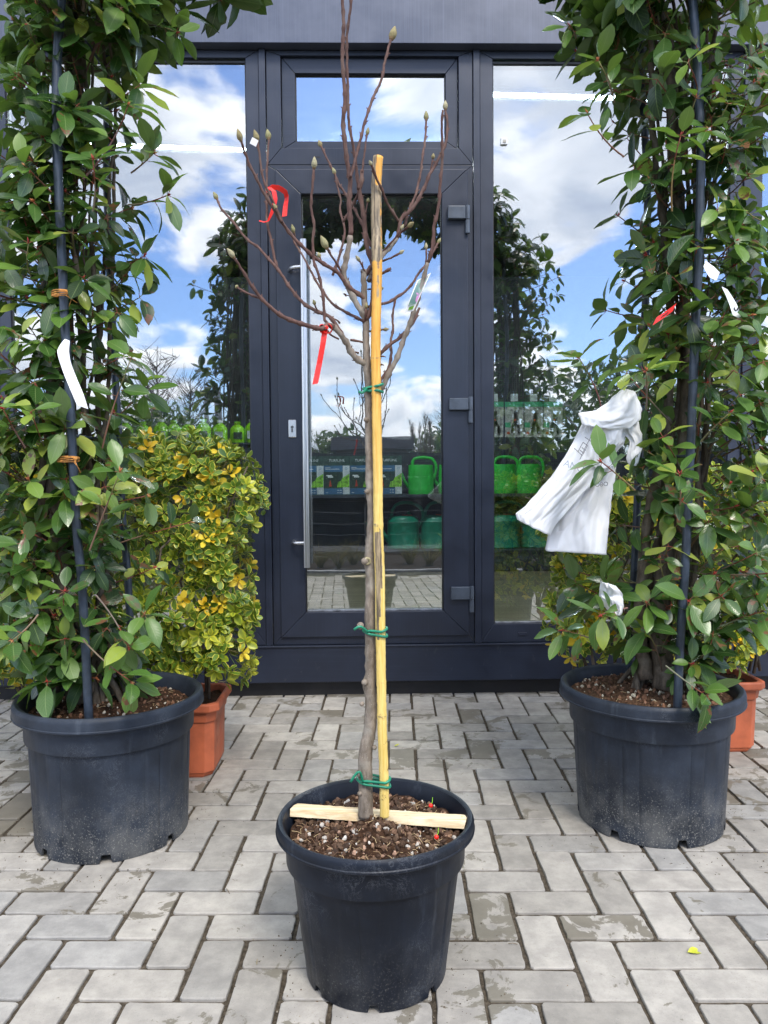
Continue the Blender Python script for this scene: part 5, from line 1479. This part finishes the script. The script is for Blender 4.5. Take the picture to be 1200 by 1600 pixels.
# ---- the tube arch that carries them
def arch():
    t = thing('garden_arch', 'dark blue grey steel tube garden arch overgrown by the two tall shrubs', 'garden arch', ((LX + RX) / 2, AYm, .36))
    lf = [(139, 1116), (133, 1000), (127, 900), (120, 830), (115, 740), (111, 660), (106, 580), (101, 500), (98, 430), (93, 330), (90, 240), (88, 150), (90, 80), (95, 10)]
    rf = [(1058, 1092), (1063, 1000), (1068, 930), (1073, 840), (1076, 760), (1080, 680), (1083, 600), (1087, 500), (1092, 400), (1094, 320), (1095, 240), (1092, 150), (1088, 80), (1083, 10)]
    hoops = []
    for k, (dy, off) in enumerate(((-.20, 0), (.17, 0))):
        pts = []
        for (a, b) in lf:
            p = P(a, b, LY - .20); pts.append(Vector((p.x, LY + dy, p.z)) if k == 0 else Vector((p.x + .015, LY + dy, p.z)))
        pts[0].z = min(pts[0].z, .385)
        for i in range(1, 20):
            f = i / 20; a = math.pi * f
            xl, xr = P(95, 10, LY - .2).x, P(1083, 10, RY - .2).x; z0 = P(95, 10, LY - .2).z
            pts.append(Vector(((xl + xr) / 2 - (xr - xl) / 2 * math.cos(a), (LY + dy) * (1 - f) + (RY + dy) * f, z0 + (CR - z0) * math.sin(a))))
        for (a, b) in rf[::-1]:
            p = P(a, b, RY - .20); pts.append(Vector((p.x - (.02 if k else 0), RY + dy, p.z)))
        pts[-1].z = min(pts[-1].z, .385)
        P2, R2 = refine(pts, [.0125] * len(pts), .03, 0)
        m = MB(); m.tube(P2, [.0125] * len(P2), 14); m.build('hoop', MAT['pipe'], t, smooth=True)
        hoops.append(P2)
    n = min(len(hoops[0]), len(hoops[1]))
    for i in range(14, n - 10, 12):
        a = hoops[0][i]; b = min(hoops[1], key=lambda q: (q - a).length); m = MB(); m.tube([a, b], .0045, 8); m.build('cross_bar', MAT['pipe'], t, smooth=True)
arch()

# ---- raffia ties, labels
def raffia(c, r, label, n=5, axis_=None, seed=0):
    t = thing('raffia_tie', label, 'plant tie', c, group='raffia ties on the left shrub')
    rnd = random.Random(seed); m = MB()
    for k in range(n):
        lp = [Vector((c[0] + r[0] * math.cos(a), c[1] + r[1] * math.sin(a), c[2] + (k - n / 2) * .0032 + .003 * math.sin(a + k))) for a in [i * 2 * math.pi / 20 for i in range(21)]]
        m.tube(lp, [.0019] * 21, 6, cap=False)
    q = Vector((c[0] + r[0] * .9, c[1] - r[1] * .7, c[2])); m.blob(q, .006, 1, seed, .3)
    for k in range(2): m.tube([q, q + Vector((rnd.uniform(-.01, .02), -.006, -.01)), q + Vector((rnd.uniform(-.01, .03), -.004, -.03 - .01 * k))], [.0017, .0014, .0008], 5)
    m.build('raffia_coil', MAT['raffia'], t, smooth=True)
raffia(P(97, 459, LY - .21), (.028, .022), 'orange raffia tie round the left arch tube, highest of the three', 4, seed=1)
raffia(P(88, 546, LY - .06), (.027, .03), 'orange raffia tie round the thick left stem beside the long white tag', 7, seed=2)
raffia(P(107, 717, LY - .20), (.030, .024), 'orange raffia tie round the left arch tube, lowest of the three', 4, seed=3)
def paper(name, label, cat, pts, widths, wd, mat, text=None, group=None):
    t = thing(name, label, cat, pts[0], group=group); m = MB(); q2, w2 = refine([Vector(p) for p in pts], widths, .01, 0)
    strip(m, q2, w2, wd, .0008); m.build('tag_strip', mat, t, smooth=False); return t
TAGW = M_plain('tag_white', (.80, .80, .82), .45, .02, 8)
YT = LY - .335
paper('long_plant_tag', 'long white plastic tag hanging in the shrub on the left', 'tag', [P(105, 531, YT + .03), P(99, 552, YT), P(107, 580, YT), P(120, 612, YT - .01), P(129, 636, YT - .01)], [.012, .032, .034, .035, .030], Vector((1, .25, -.38)), TAGW)
YT = RY - .33
t = paper('white_price_tag', 'white tag with a black digit half hidden among leaves of the right shrub', 'tag', [P(1132, 450, YT), P(1144, 472, YT), P(1152, 496, YT)], [.018, .030, .030], Vector((1, .1, -.45)), TAGW)
INK = M_plain('black_ink', (.02, .02, .02), .6)
me = text_mesh('3', .030, INK); o = place_mesh('digit', me, t, P(1152, 482, YT - .002), (R(90), R(70), 0))
paper('torn_white_label', 'crumpled white label caught in leaves at the top right of the arch', 'tag', [P(1101, 412, YT), P(1112, 425, YT - .01), P(1122, 432, YT)], [.018, .034, .026], Vector((.5, .2, 1)), TAGW)
t = paper('red_plant_tag', 'short red tag with faint dark print in the shrub on the right', 'tag', [P(1023, 502, YT - .01), P(1038, 492, YT - .015), P(1054, 480, YT - .01)], [.024, .024, .024], Vector((.5, 0, 1)), MAT['red'])
m = MB()
for i, (u, w_) in enumerate(((-.3, .7), (.1, .5), (.45, .6))):
    c = P(1038 + 10 * u, 492 - 7 * u, YT - .0165); m.tube([c + Vector((-.003, 0, -.005 * w_)), c + Vector((.003, 0, .005 * w_))], .0012, 4)
m.build('faint_print', M_plain('dark_red_ink', (.15, .01, .01), .6), t)

# ================================================================ GOLD EDGED EVERGREENS
def euonymus(label, x0, x1, y0, y1, z0, z1, seed, dens=1.0, goldz=1.0):
    t = thing('variegated_evergreen', label, 'shrub', ((x0 + x1) / 2, (y0 + y1) / 2, z0 - .04), group='gold edged evergreens behind the tubs')
    r = random.Random(seed); rg = np.random.default_rng(seed)
    cx, cy, cz_ = (x0 + x1) / 2, (y0 + y1) / 2, (z0 + z1) / 2
    hx, hy, hz = (x1 - x0) / 2, (y1 - y0) / 2, (z1 - z0) / 2
    pos = []; dr = []; nr = []; L = []; W = []; B = []; F = []; C = []; tw = MB()
    def surf():
        w = [hx * hz * 2.0, hy * hz * 1.0, hy * hz * 1.0, hx * hy * 1.3, hx * hz * .45, hx * hy * .2]
        k = r.choices(range(6), w)[0]; a, b = r.uniform(-1, 1), r.uniform(-1, 1)
        p, n = {0: ((a, -1, b), (0, -1, 0)), 1: ((-1, a, b), (-1, 0, 0)), 2: ((1, a, b), (1, 0, 0)), 3: ((a, b, 1), (0, 0, 1)), 4: ((a, 1, b), (0, 1, 0)), 5: ((a, b, -1), (0, -.3, -1))}[k]
        q = [p[0], p[1], p[2]]
        # round the corners
        e = 5.0; nn = (abs(q[0]) ** e + abs(q[1]) ** e + abs(q[2]) ** e) ** (1 / e)
        q = [c / nn * 1.03 for c in q]
        n = Vector((math.copysign(abs(q[0]) ** 3, q[0]) / hx, math.copysign(abs(q[1]) ** 3, q[1]) / hy, math.copysign(abs(q[2]) ** 3, q[2]) / hz)).normalized()
        pt = Vector((cx + q[0] * hx, cy + q[1] * hy, cz_ + q[2] * hz))
        bulge = .030 * math.sin(pt.x * 11 + seed) * math.sin(pt.z * 9 + 1.3) + .02 * math.sin(pt.x * 23 + pt.z * 17)
        return pt + n * bulge, n
    area = 4 * (hx * hz + hy * hz + hx * hy)
    N = int(dens * 900 * area)
    for i in range(N):
        p, n = surf()
        deep = r.random()
        inner = deep < .35
        p = p - n * (r.uniform(.03, .12) if inner else abs(r.gauss(0, .022)))
        if r.random() < .05: p = p + n * r.uniform(.01, .045)
        ax = (n + Vector((r.gauss(0, .45), r.gauss(0, .45), r.gauss(.35, .4)))).normalized()
        gold = r.random()
        clump = .5 + .5 * math.sin(p.x * 6.1 + 2 * seed) * math.cos(p.z * 5.3 + p.x * 2)
        kind = .95 if (gold < .05 + .14 * max(0, clump - .45)) else (r.uniform(.56, .8) if gold < .16 + .30 * (1 - (p.z - z0) / (z1 - z0)) else r.uniform(0, .5))
        nl = r.randint(5, 8) if not inner else r.randint(3, 5)
        sz = r.uniform(.030, .046); a0 = r.random() * 6
        e = ax.orthogonal().normalized(); g = ax.cross(e)
        tw.col = (.10, .15, .04, 1) if r.random() < .7 else (.2, .16, .08, 1)
        if not inner or r.random() < .3: tw.tube([p - ax * .05 - n * .03, p - ax * .02, p], [.0018, .0014, .001], 4, cap=False)
        bse = r.random()
        for j in range(nl):
            a = a0 + j * 2.4; tier = j / nl
            rad = e * math.cos(a) + g * math.sin(a)
            d = (rad * (1.1 - .5 * tier) + ax * (.25 + .9 * tier)).normalized()
            pp = p - ax * .014 * (1 - tier)
            pos.append(tuple(pp + d * .004)); dr.append(tuple(d)); nn = ax - d * ax.dot(d); nr.append(tuple(nn.normalized()))
            L.append(sz * r.uniform(.8, 1.15) * (1.05 - .3 * tier)); W.append(L[-1] * r.uniform(.52, .66)); B.append(r.gauss(.12, .12)); F.append(r.uniform(.1, .5))
            C.append((min(1, max(0, bse + r.gauss(0, .15))), kind if kind > .9 else min(.84, max(0, kind + r.gauss(0, .05))), r.random()))
    # woody skeleton
    sk = MB()
    for i in range(26):
        b = Vector((cx + r.uniform(-.8, .8) * hx, cy + r.uniform(-.5, .5) * hy, z0 - .05))
        q = [b]; 
        for k in range(1, 7): q.append(b + Vector((r.gauss(0, .02) * k, r.gauss(0, .012) * k, (z1 - z0) * .95 * k / 6)))
        sk.tube(q, [.007 - .0007 * k for k in range(7)], 6)
    sk.build('stems', MAT['stem'], t, smooth=True)
    leaf_mesh('foliage', MAT['euon'], t, pos, dr, nr, L, W, B, F, C, shape='oval', seed=seed)
    tw.build('twigs', MAT['twigcol'], t, smooth=True, cols=True)
ex1 = P(392, 850, 2.95).x
euonymus('gold edged evergreen shrub standing left of the door behind the left tub', ex1 - 1.22, ex1, 2.74, 3.12, .33, P(300, 690, 2.9).z, 4)
rx0 = P(868, 900, 3.05).x
euonymus('gold edged evergreen shrub behind the right tub and the white bags', rx0, rx0 + 1.0, 2.92, 3.30, .36, P(900, 742, 3.05).z, 9, .85)

# ================================================================ WHITE BAGS
def M_bag():
    m = NT('white_bag_film'); v = m.coord('Object')
    n = m.noise(7, 5, .55, m.coord('Object', (1, 1, .5)), .8); n2 = m.noise(30, 5, .6, m.coord('Object', (1, 1, .35)), 1.2)
    m.p(col=m.mix(m.rng(n, .3, .7), (.84, .85, .87), (.92, .92, .92)), rough=.38, spec=.5)
    m.bump(m.math('ADD', n, m.math('MULTIPLY', n2, .2)), .35, .006)
    tr = m.n('ShaderNodeBsdfTranslucent'); tr.inputs[0].default_value = (.8, .8, .8, 1)
    mx = m.n('ShaderNodeMixShader'); mx.inputs[0].default_value = .25; m.l(m.b.outputs[0], mx.inputs[1]); m.l(tr.outputs[0], mx.inputs[2]); m.l(mx.outputs[0], m.out.inputs[0])
    return m.mat
BAG = M_bag()
BY = RY - .10
bagt = thing('white_carrier_bags', 'bundle of white plastic carrier bags with grey print hanging from the right shrub', 'plastic bags', P(940, 640, BY))
def sheet(mb, left, right, y0, y1, nu=34, nv=44, amp=.006, seed=0, fold=5, curl=.0, th=.0012):
    """a film sheet between two edge polylines (px), with long folds and crumples"""
    rnd = random.Random(seed)
    def res(pl, n):
        L_ = [0]
        for i in range(1, len(pl)): L_.append(L_[-1] + math.hypot(pl[i][0] - pl[i - 1][0], pl[i][1] - pl[i - 1][1]))
        return [(float(np.interp(L_[-1] * k / n, L_, [p[0] for p in pl])), float(np.interp(L_[-1] * k / n, L_, [p[1] for p in pl]))) for k in range(n + 1)]
    A, B = res(left, nv), res(right, nv)
    ph = [rnd.uniform(0, 6.28) for _ in range(8)]
    vs = []
    for j in range(nv + 1):
        v = j / nv
        for i in range(nu + 1):
            u = i / nu
            px, py = A[j][0] * (1 - u) + B[j][0] * u, A[j][1] * (1 - u) + B[j][1] * u
            q_ = Vector((u * 3.1 + seed * 5.3, v * 1.9, seed * 1.7))
            f = amp * (mn.noise(q_) * 1.5 + (1 - abs(mn.noise(q_ * 1.4 + Vector((3, 1, 0)))) * 3) * .45 + mn.noise(q_ * 3.4) * .30 + mn.noise(Vector((u * 16, v * 4, seed))) * .07)
            px += 2.2 * mn.noise(Vector((v * 7, seed * 3.1, u * 2))); py += 1.6 * mn.noise(Vector((u * 7, seed * 2.3, v * 2)))
            f -= curl * math.sin(u * math.pi)
            vs.append(P(px, py, y0 * (1 - v) + y1 * v + f))
    back = [p + Vector((0, th, 0)) for p in vs]
    W_ = nu + 1; n = len(vs); fs = []
    for j in range(nv):
        for i in range(nu):
            a = j * W_ + i; fs.append((a, a + W_, a + W_ + 1, a + 1)); fs.append((n + a, n + a + 1, n + a + W_ + 1, n + a + W_))
    edge = [i for i in range(W_)] + [j * W_ + nu for j in range(1, nv + 1)] + [nv * W_ + i for i in range(nu - 1, -1, -1)] + [j * W_ for j in range(nv - 1, 0, -1)]
    for k in range(len(edge)): a, b = edge[k], edge[(k + 1) % len(edge)]; fs.append((a, b, n + b, n + a))
    mb.add(vs + back, fs)
# big flap swinging to the lower left: several films on top of each other
m = MB()
for k in range(4):
    o_ = k * 1.7
    sheet(m, [(913 - o_ * .3, 660), (893, 697), (862, 745), (820, 792), (806 + o_, 802 - o_ * .6), (808 + o_, 812)], [(962, 668), (958, 700), (957, 724), (915, 766), (872 - o_, 815), (859 - o_, 838 - o_)], BY - .060 + k * .010, BY - .085 + k * .010, nu=48, nv=60, amp=.012, seed=k, curl=.022)
m.build('lower_flap', BAG, bagt, smooth=True)
m = MB()
for k in range(3):
    sheet(m, [(935, 715), (905, 755), (872, 800), (859 - k, 830), (854 - k * 1.5, 861 - k)], [(962 + k, 722), (962, 740), (955, 780), (950, 830), (948 - k, 867 - k)], BY - .030 + k * .010, BY - .050 + k * .010, nu=44, nv=50, amp=.013, seed=10 + k, curl=.012)
m.build('upright_flap', BAG, bagt, smooth=True)
m = MB()
for k in range(3):
    sheet(m, [(974, 606), (950, 628), (930, 642), (904, 646 + k), (910 + k, 664 - k)], [(992, 612), (1003, 640), (1000, 655), (985, 668), (962, 672 - k)], BY - .075 + k * .010, BY - .095 + k * .010, nu=44, nv=34, amp=.009, seed=20 + k, curl=.02)
m.build('top_flap', BAG, bagt, smooth=True)
m = MB()
for k in range(5):     # gathered films at the handle opening
    sheet(m, [(930 + k * 1.5, 668), (940, 690), (926 + k * 2, 705), (920 + k * 2, 720), (935 + k * 2, 735 - k * 2)], [(975, 664), (968 + k * 2, 690), (955 + k * 2, 706), (952 + k * 1.5, 722), (960 + k, 728 - k)], BY - .092 + k * .012, BY - .086 + k * .012, nu=24, nv=34, amp=.006, seed=30 + k, curl=.006)
sheet(m, [(962, 664), (985, 690), (978, 716), (984, 728)], [(996, 655), (1006, 690), (998, 722), (994, 728)], BY - .04, BY - .05, nu=20, nv=26, amp=.008, seed=41)
m.build('gathered_handle', BAG, bagt, smooth=True)
PRT = M_plain('faint_grey_ink', (.36, .40, .46), .5); PRT2 = M_plain('dark_grey_ink', (.15, .15, .16), .5)
me = text_mesh('AMO', .028, PRT, extrude=.0002); place_mesh('print', me, bagt, P(897, 729, BY - .112), (R(90), R(20), 0))
def line(a, b, w=.0010):
    m = MB(); m.tube([P(*a, BY - .110), P(*b, BY - .110)], w, 4); m.build('symbol_stroke', PRT2, bagt)
for a, b in (((897, 700), (910, 712)), ((914, 683), (924, 690)), ((903, 706), (911, 691)), ((911, 710), (918, 696)), ((911, 691), (918, 696)), ((906, 703), (912, 708)), ((909, 699), (915, 704)), ((932, 666), (914, 700)), ((914, 700), (906, 718))): line(a, b)
me = text_mesh('OBO', .018, PRT2, extrude=.0002); place_mesh('print', me, bagt, P(940, 757, BY - .068), (R(90), R(-4), 0))
# small crumpled bag lower down
t = thing('crumpled_bag', 'small crumpled white plastic bag low in the shrub on the right', 'plastic bag', P(955, 935, BY - .04))
m = MB(); sheet(m, [(938, 908), (936, 930), (945, 948), (958, 962)], [(962, 915), (972, 925), (975, 950), (970, 962)], BY - .17, BY - .15, nu=20, nv=24, amp=.016, seed=50, curl=.02)
m.build('film', BAG, t, smooth=True)

# fallen leaves on the paving
def fallen(px, py, label, k, ln, z=.004):
    g = G(px, py); t = thing('fallen_leaf', label, 'leaf', g); r = k
    leaf_mesh('blade', M_plain('yellow_green_leaf', (.50, .52, .04), .5, .15, 30), t, [(g.x - ln / 2, g.y, z)], [(1, .25, .05)], [(0, -.5, 1)], [ln], [ln * .45], [.35 * k], [.4], [(.9, 0, .5)], seed=3)
fallen(1089, 1490, 'yellow green leaf lying on a stone near the lower right corner', 1, .045)
fallen(620, 1167, 'tiny yellow green leaf on the paving behind the bamboo cane', -1, .022)

def litter():
    r = random.Random(8); m = MB()
    def crumb(x, y, s_, c): m.col = (*c, 1); m.blob((x, y, s_ * .3), s_, 0, r.random(), .3, (1, .8, .5))
    for (cx, cy, rad) in ((FX, FY, .17), (LX, LY, .25), (RX, RY, .25)):
        for i in range(170):
            a = r.uniform(0, 6.283); d = rad + abs(r.gauss(0, .07)); crumb(cx + d * math.cos(a), cy + d * math.sin(a), r.uniform(.0009, .0026), r.choice([(.07, .05, .03), (.12, .08, .05), (.3, .26, .2), (.05, .035, .02)]))
    for i in range(260):
        x, y = r.uniform(-1.5, 1.6), r.uniform(1.3, 3.8); crumb(x, y, r.uniform(.0007, .0020), r.choice([(.08, .06, .04), (.16, .11, .06), (.35, .3, .24), (.28, .13, .05)]))
    for i in range(26):
        x, y = r.uniform(-1.4, 1.5), r.uniform(1.35, 3.7); a = r.random() * 3; L_ = r.uniform(.01, .03); m.col = r.choice([(.25, .17, .09, 1), (.12, .08, .04, 1), (.34, .27, .14, 1)])
        m.tube([(x, y, .002), (x + L_ * math.cos(a) * .5, y + L_ * math.sin(a) * .5, .004), (x + L_ * math.cos(a), y + L_ * math.sin(a), .002)], .0008, 4)
    o = m.build('ground_litter', MAT['chips'], cols=True); tag(o, 'fine soil crumbs and bits of straw scattered over the paving', 'litter', kind='stuff')
litter()
# ================================================================ BEHIND THE PHOTOGRAPHER (seen in the glass)
def RP(px, py, Yb):
    """the real place, Yb behind the camera, whose mirror image the glass shows at px,py"""
    q = P(px, py, 2 * (D + .022) - Yb); return Vector((q.x, Yb, q.z))
def RX_(px, Yb): return RP(px, 745, Yb).x
DRY = M_vcol('dry_grass', .8, .2, .2, 60)
def tuft(px, Yb, label, seed, h=.45):
    x = RX_(px, Yb); t = thing('dry_grass_tuft', label, 'grass tuft', (x, Yb, .02), group='dry grass tufts in the planting bed')
    r = random.Random(seed); m = MB()
    for i in range(110):
        a = r.random() * 6.28; L_ = h * r.uniform(.5, 1.15); lean = r.uniform(.15, .95)
        c = r.choice([(.30, .25, .11), (.38, .33, .16), (.22, .22, .08), (.16, .14, .06)]); m.col = (*c, 1)
        q = [Vector((x + math.cos(a) * .02, Yb + math.sin(a) * .02, .02))]
        for k in range(1, 5):
            f = k / 4; q.append(Vector((x + math.cos(a) * (.02 + lean * L_ * f ** 1.5), Yb + math.sin(a) * (.02 + lean * L_ * f ** 1.5), .02 + L_ * (f - lean * .45 * f * f))))
        m.tube(q, [.0022, .002, .0016, .001, .0004], 3, cap=False)
    m.build('blades', DRY, t, cols=True)
for i, (px, Yb) in enumerate(((497, -1.75), (528, -1.6), (552, -2.0), (672, -1.65), (700, -2.1), (640, -1.9), (800, -1.7), (860, -2.0), (450, -2.1), (350, -1.8))):
    tuft(px, Yb, 'dry ornamental grass tuft in the bed mirrored in the glass, %s from the left' % ['third', 'fourth', 'fifth', 'seventh', 'eighth', 'sixth', 'ninth', 'last', 'second', 'first'][i], i, .42)

def crown_tree(name, label, cat, px, Yb, top_py, w, seed, shape='dense', group=None, nl=2600, col=(.10, .2), ls=.16):
    base = Vector((RX_(px, Yb), Yb, -.02)); top = RP(px, top_py, Yb).z; H_ = max(1.0, top - 0)
    t = thing(name, label, cat, base, group=group); r = random.Random(seed)
    m = MB(); m.tube([base, base + Vector((.02 * H_, 0, H_ * .45)), base + Vector((0, 0, H_ * .92))], [H_ * .018 + .01, H_ * .012 + .008, .01], 8)
    pos = []; d = []; n = []; L = []; C = []
    lobes = [(Vector((r.uniform(-.5, .5) * w, r.uniform(-.5, .5) * w, H_ * r.uniform(.25, .8))), w * r.uniform(.28, .5)) for _ in range(9)]
    for c, rr in lobes: m.tube([base + Vector((0, 0, H_ * .2)), base + Vector((c.x * .5, c.y * .5, c.z * .7)), base + c], [.03 * w, .02 * w, .008], 5)
    for i in range(nl):
        c, rr = r.choice(lobes)
        v = Vector((r.gauss(0, 1), r.gauss(0, 1), r.gauss(0, 1))).normalized() * rr * r.uniform(.6, 1.1)
        if shape == 'cone': 
            f = r.random() ** .6; v = Vector((math.cos(i) * w * .5 * f * r.uniform(.6, 1), math.sin(i) * w * .5 * f * r.uniform(.6, 1), 0)); c = Vector((0, 0, H_ * (1 - f * .95)))
        p = base + c + v; p.z = min(max(p.z, .1), top)
        pos.append(tuple(p)); d.append((r.gauss(0, 1), r.gauss(0, 1), r.gauss(.2, 1))); n.append((r.gauss(0, 1), r.gauss(0, 1), 1)); L.append(ls * r.uniform(.6, 1.3)); C.append((r.uniform(*col), 0, .5))
    m.build('trunk', MAT['stem'], t, smooth=True)
    leaf_mesh('crown', MAT['leaf'], t, pos, d, n, L, [q * .5 for q in L], [.2] * nl, [.3] * nl, C, seed=seed)
    return t
# dark shrub mirrored in the left window and a broad cedar mirrored in the right one
crown_tree('evergreen_shrub', 'dark evergreen shrub mirrored in the left window beside the shrub foliage', 'shrub', 238, -4.5, 604, 1.5, 3, nl=4200, col=(.0, .35), ls=.10)
crown_tree('spreading_evergreen', 'dark spreading evergreen mirrored in the right window beside the white bags', 'tree', 965, -9.0, 575, 3.6, 5, nl=5200, col=(0, .25), ls=.20)
for i, (px, top) in enumerate(((485, 678), (512, 672), (700, 668), (728, 672), (760, 664), (822, 668), (410, 668), (356, 672), (310, 668))):
    crown_tree('roadside_bush', 'low dark bush by the road mirrored in the glass, %s in the row' % ['fourth', 'fifth', 'sixth', 'seventh', 'eighth', 'ninth', 'third', 'second', 'first'][i], 'bush', px, -34 - (i % 3) * 3, top, 3.4, 40 + i, group='low bushes along the road opposite', nl=1100, col=(0, .3), ls=.42)
def reflection_fence():  # fence added so the lower glass mirrors something dark and the goods show
    Yb = -4.6; zt_ = RP(580, 704, Yb).z; r = random.Random(4)
    mt = M_plain('added_dark_boards', (.016, .019, .024), .75, .25, 5)
    t = thing('added_board_fence', 'invented dark board fence behind the planting bed, added to keep low reflections dark', 'fence', (0, Yb, 0))
    for i in range(8):
        x0 = -7.2 + i * 1.8; m = MB()
        for k in range(8): z0 = .06 + (zt_ - .10) * k / 8; m.box(x0 + .05, x0 + 1.75, Yb, Yb + .018 + r.uniform(0, .002), z0, z0 + (zt_ - .10) / 8 - .004)
        m.build('board_panel', mt, t)
        m = MB(); m.box(x0 - .045, x0 + .045, Yb - .04, Yb + .05, 0, zt_); m.build('post', mt, t, bevel=.004)
reflection_fence()
def bare_tree(px, Yb, top_py, label, seed, narrow=True):
    base = Vector((RX_(px, Yb), Yb, 0)); H_ = RP(px, top_py, Yb).z; t = thing('bare_tree', label, 'tree', base, group='bare trees mirrored in the glass'); r = random.Random(seed); m = MB()
    m.tube([base, base + Vector((r.uniform(-.02, .02) * H_, 0, H_ * .5)), base + Vector((0, 0, H_))], [H_ * .016, H_ * .010, .008], 7)
    tk = m.build('trunk', MAT['stem'], t, smooth=True); m = MB()
    for i in range(70):
        z = H_ * r.uniform(.12, .9); a = r.random() * 6.28; L_ = H_ * r.uniform(.12, .34) * (1.2 - z / H_); k = .35 if narrow else .9
        p0 = base + Vector((0, 0, z)); p1 = p0 + Vector((math.cos(a) * L_ * k * .6, math.sin(a) * L_ * k * .6, L_ * .5)); p2 = p0 + Vector((math.cos(a) * L_ * k, math.sin(a) * L_ * k, L_ * 1.1))
        m.tube([p0, p1, p2], [H_ * .0045, H_ * .003, H_ * .001], 4, cap=False)
        for j in range(4):
            q = p1.lerp(p2, r.random()); m.tube([q, q + Vector((r.gauss(0, .07) * H_ * k, r.gauss(0, .07) * H_ * k, r.uniform(.03, .09) * H_))], [H_ * .002, H_ * .0008], 3, cap=False)
    m.build('bare_branches', MAT['stem'], t)
for i, (px, Yb, tp, nar) in enumerate(((667, -30, 648, True), (676, -31, 655, True), (655, -29, 660, True), (700, -38, 640, False), (480, -30, 655, False), (250, -16, 540, False), (300, -18, 585, False), (640, -38, 662, True))):
    bare_tree(px, Yb, tp, ['tallest narrow bare poplar mirrored in the door glass', 'narrow bare poplar mirrored just right of the tallest one', 'narrow bare poplar mirrored just left of the tallest one', 'spreading bare tree mirrored near the hinge side of the door',
              'bare bushy tree mirrored behind the door handle', 'tall bare tree mirrored faintly above the dark shrub in the left window', 'bare young tree mirrored between the dark shrub and the poles', 'thin bare poplar mirrored above the low building'][i], 60 + i, nar)
def pole(px, Yb, top, label, w=.09):
    b = Vector((RX_(px, Yb), Yb, 0)); z = RP(px, top, Yb).z; t = thing('street_pole', label, 'pole', b, group='pale poles mirrored in the left window'); m = MB()
    m.tube([b, b + Vector((0, 0, z * .5)), b + Vector((0, 0, z))], [w, w * .85, w * .7], 12); m.build('shaft', M_plain('galvanised_post', (.34, .36, .36), .5, .15, 4), t, smooth='auto')
    m = MB(); m.tube([b, b + Vector((0, 0, .12))], [w * 2, w * 2], 12); m.build('foot', M_plain('post_foot', (.3, .3, .3), .8), t, smooth='auto')
    m = MB(); m.tube([b + Vector((0, 0, z)), b + Vector((0, 0, z + .05))], [w * .8, w * .5], 12); m.build('cap', M_plain('post_cap', (.2, .2, .2), .6), t, smooth='auto')
pole(324, -16, 606, 'thin pale pole mirrored in the left window, farther from the door'); pole(342, -16, 607, 'thicker pale pole mirrored in the left window, nearer to the door', .15)
# low dark building across the road
def low_building():
    Yb = -34; x0, x1 = RX_(531, Yb), RX_(633, Yb); z = RP(590, 684, Yb).z
    x0, x1 = min(x0, x1), max(x0, x1)
    t = thing('low_building', 'low flat roofed building with a dark roof edge mirrored in the door glass', 'building', ((x0 + x1) / 2, Yb, 0))
    m = MB(); m.box(x0, x1, Yb - 8, Yb, -.1, z * .80); m.build('wall', M_plain('brown_render', (.16, .12, .11), .9, .1, 1), t)
    m = MB(); m.box(x0 - .3, x1 + .3, Yb - 8.3, Yb + .4, z * .80 + .002, z); m.build('roof', M_plain('dark_roof_edge', (.055, .05, .065), .6), t)
    for f in (.12, .34, .56, .78):
        c = x0 + (x1 - x0) * f; m = MB(); m.box(c - .5, c + .5, Yb + .002, Yb + .06, z * .32, z * .66); w = m.build('window', M_plain('dark_blue_glass', (.03, .05, .09), .2), t)
        m = MB(); m.box(c - .56, c + .56, Yb + .002, Yb + .09, z * .28, z * .32 - .002); m.build('sill', M_plain('pale_sill', (.4, .4, .4), .8), w)
low_building()
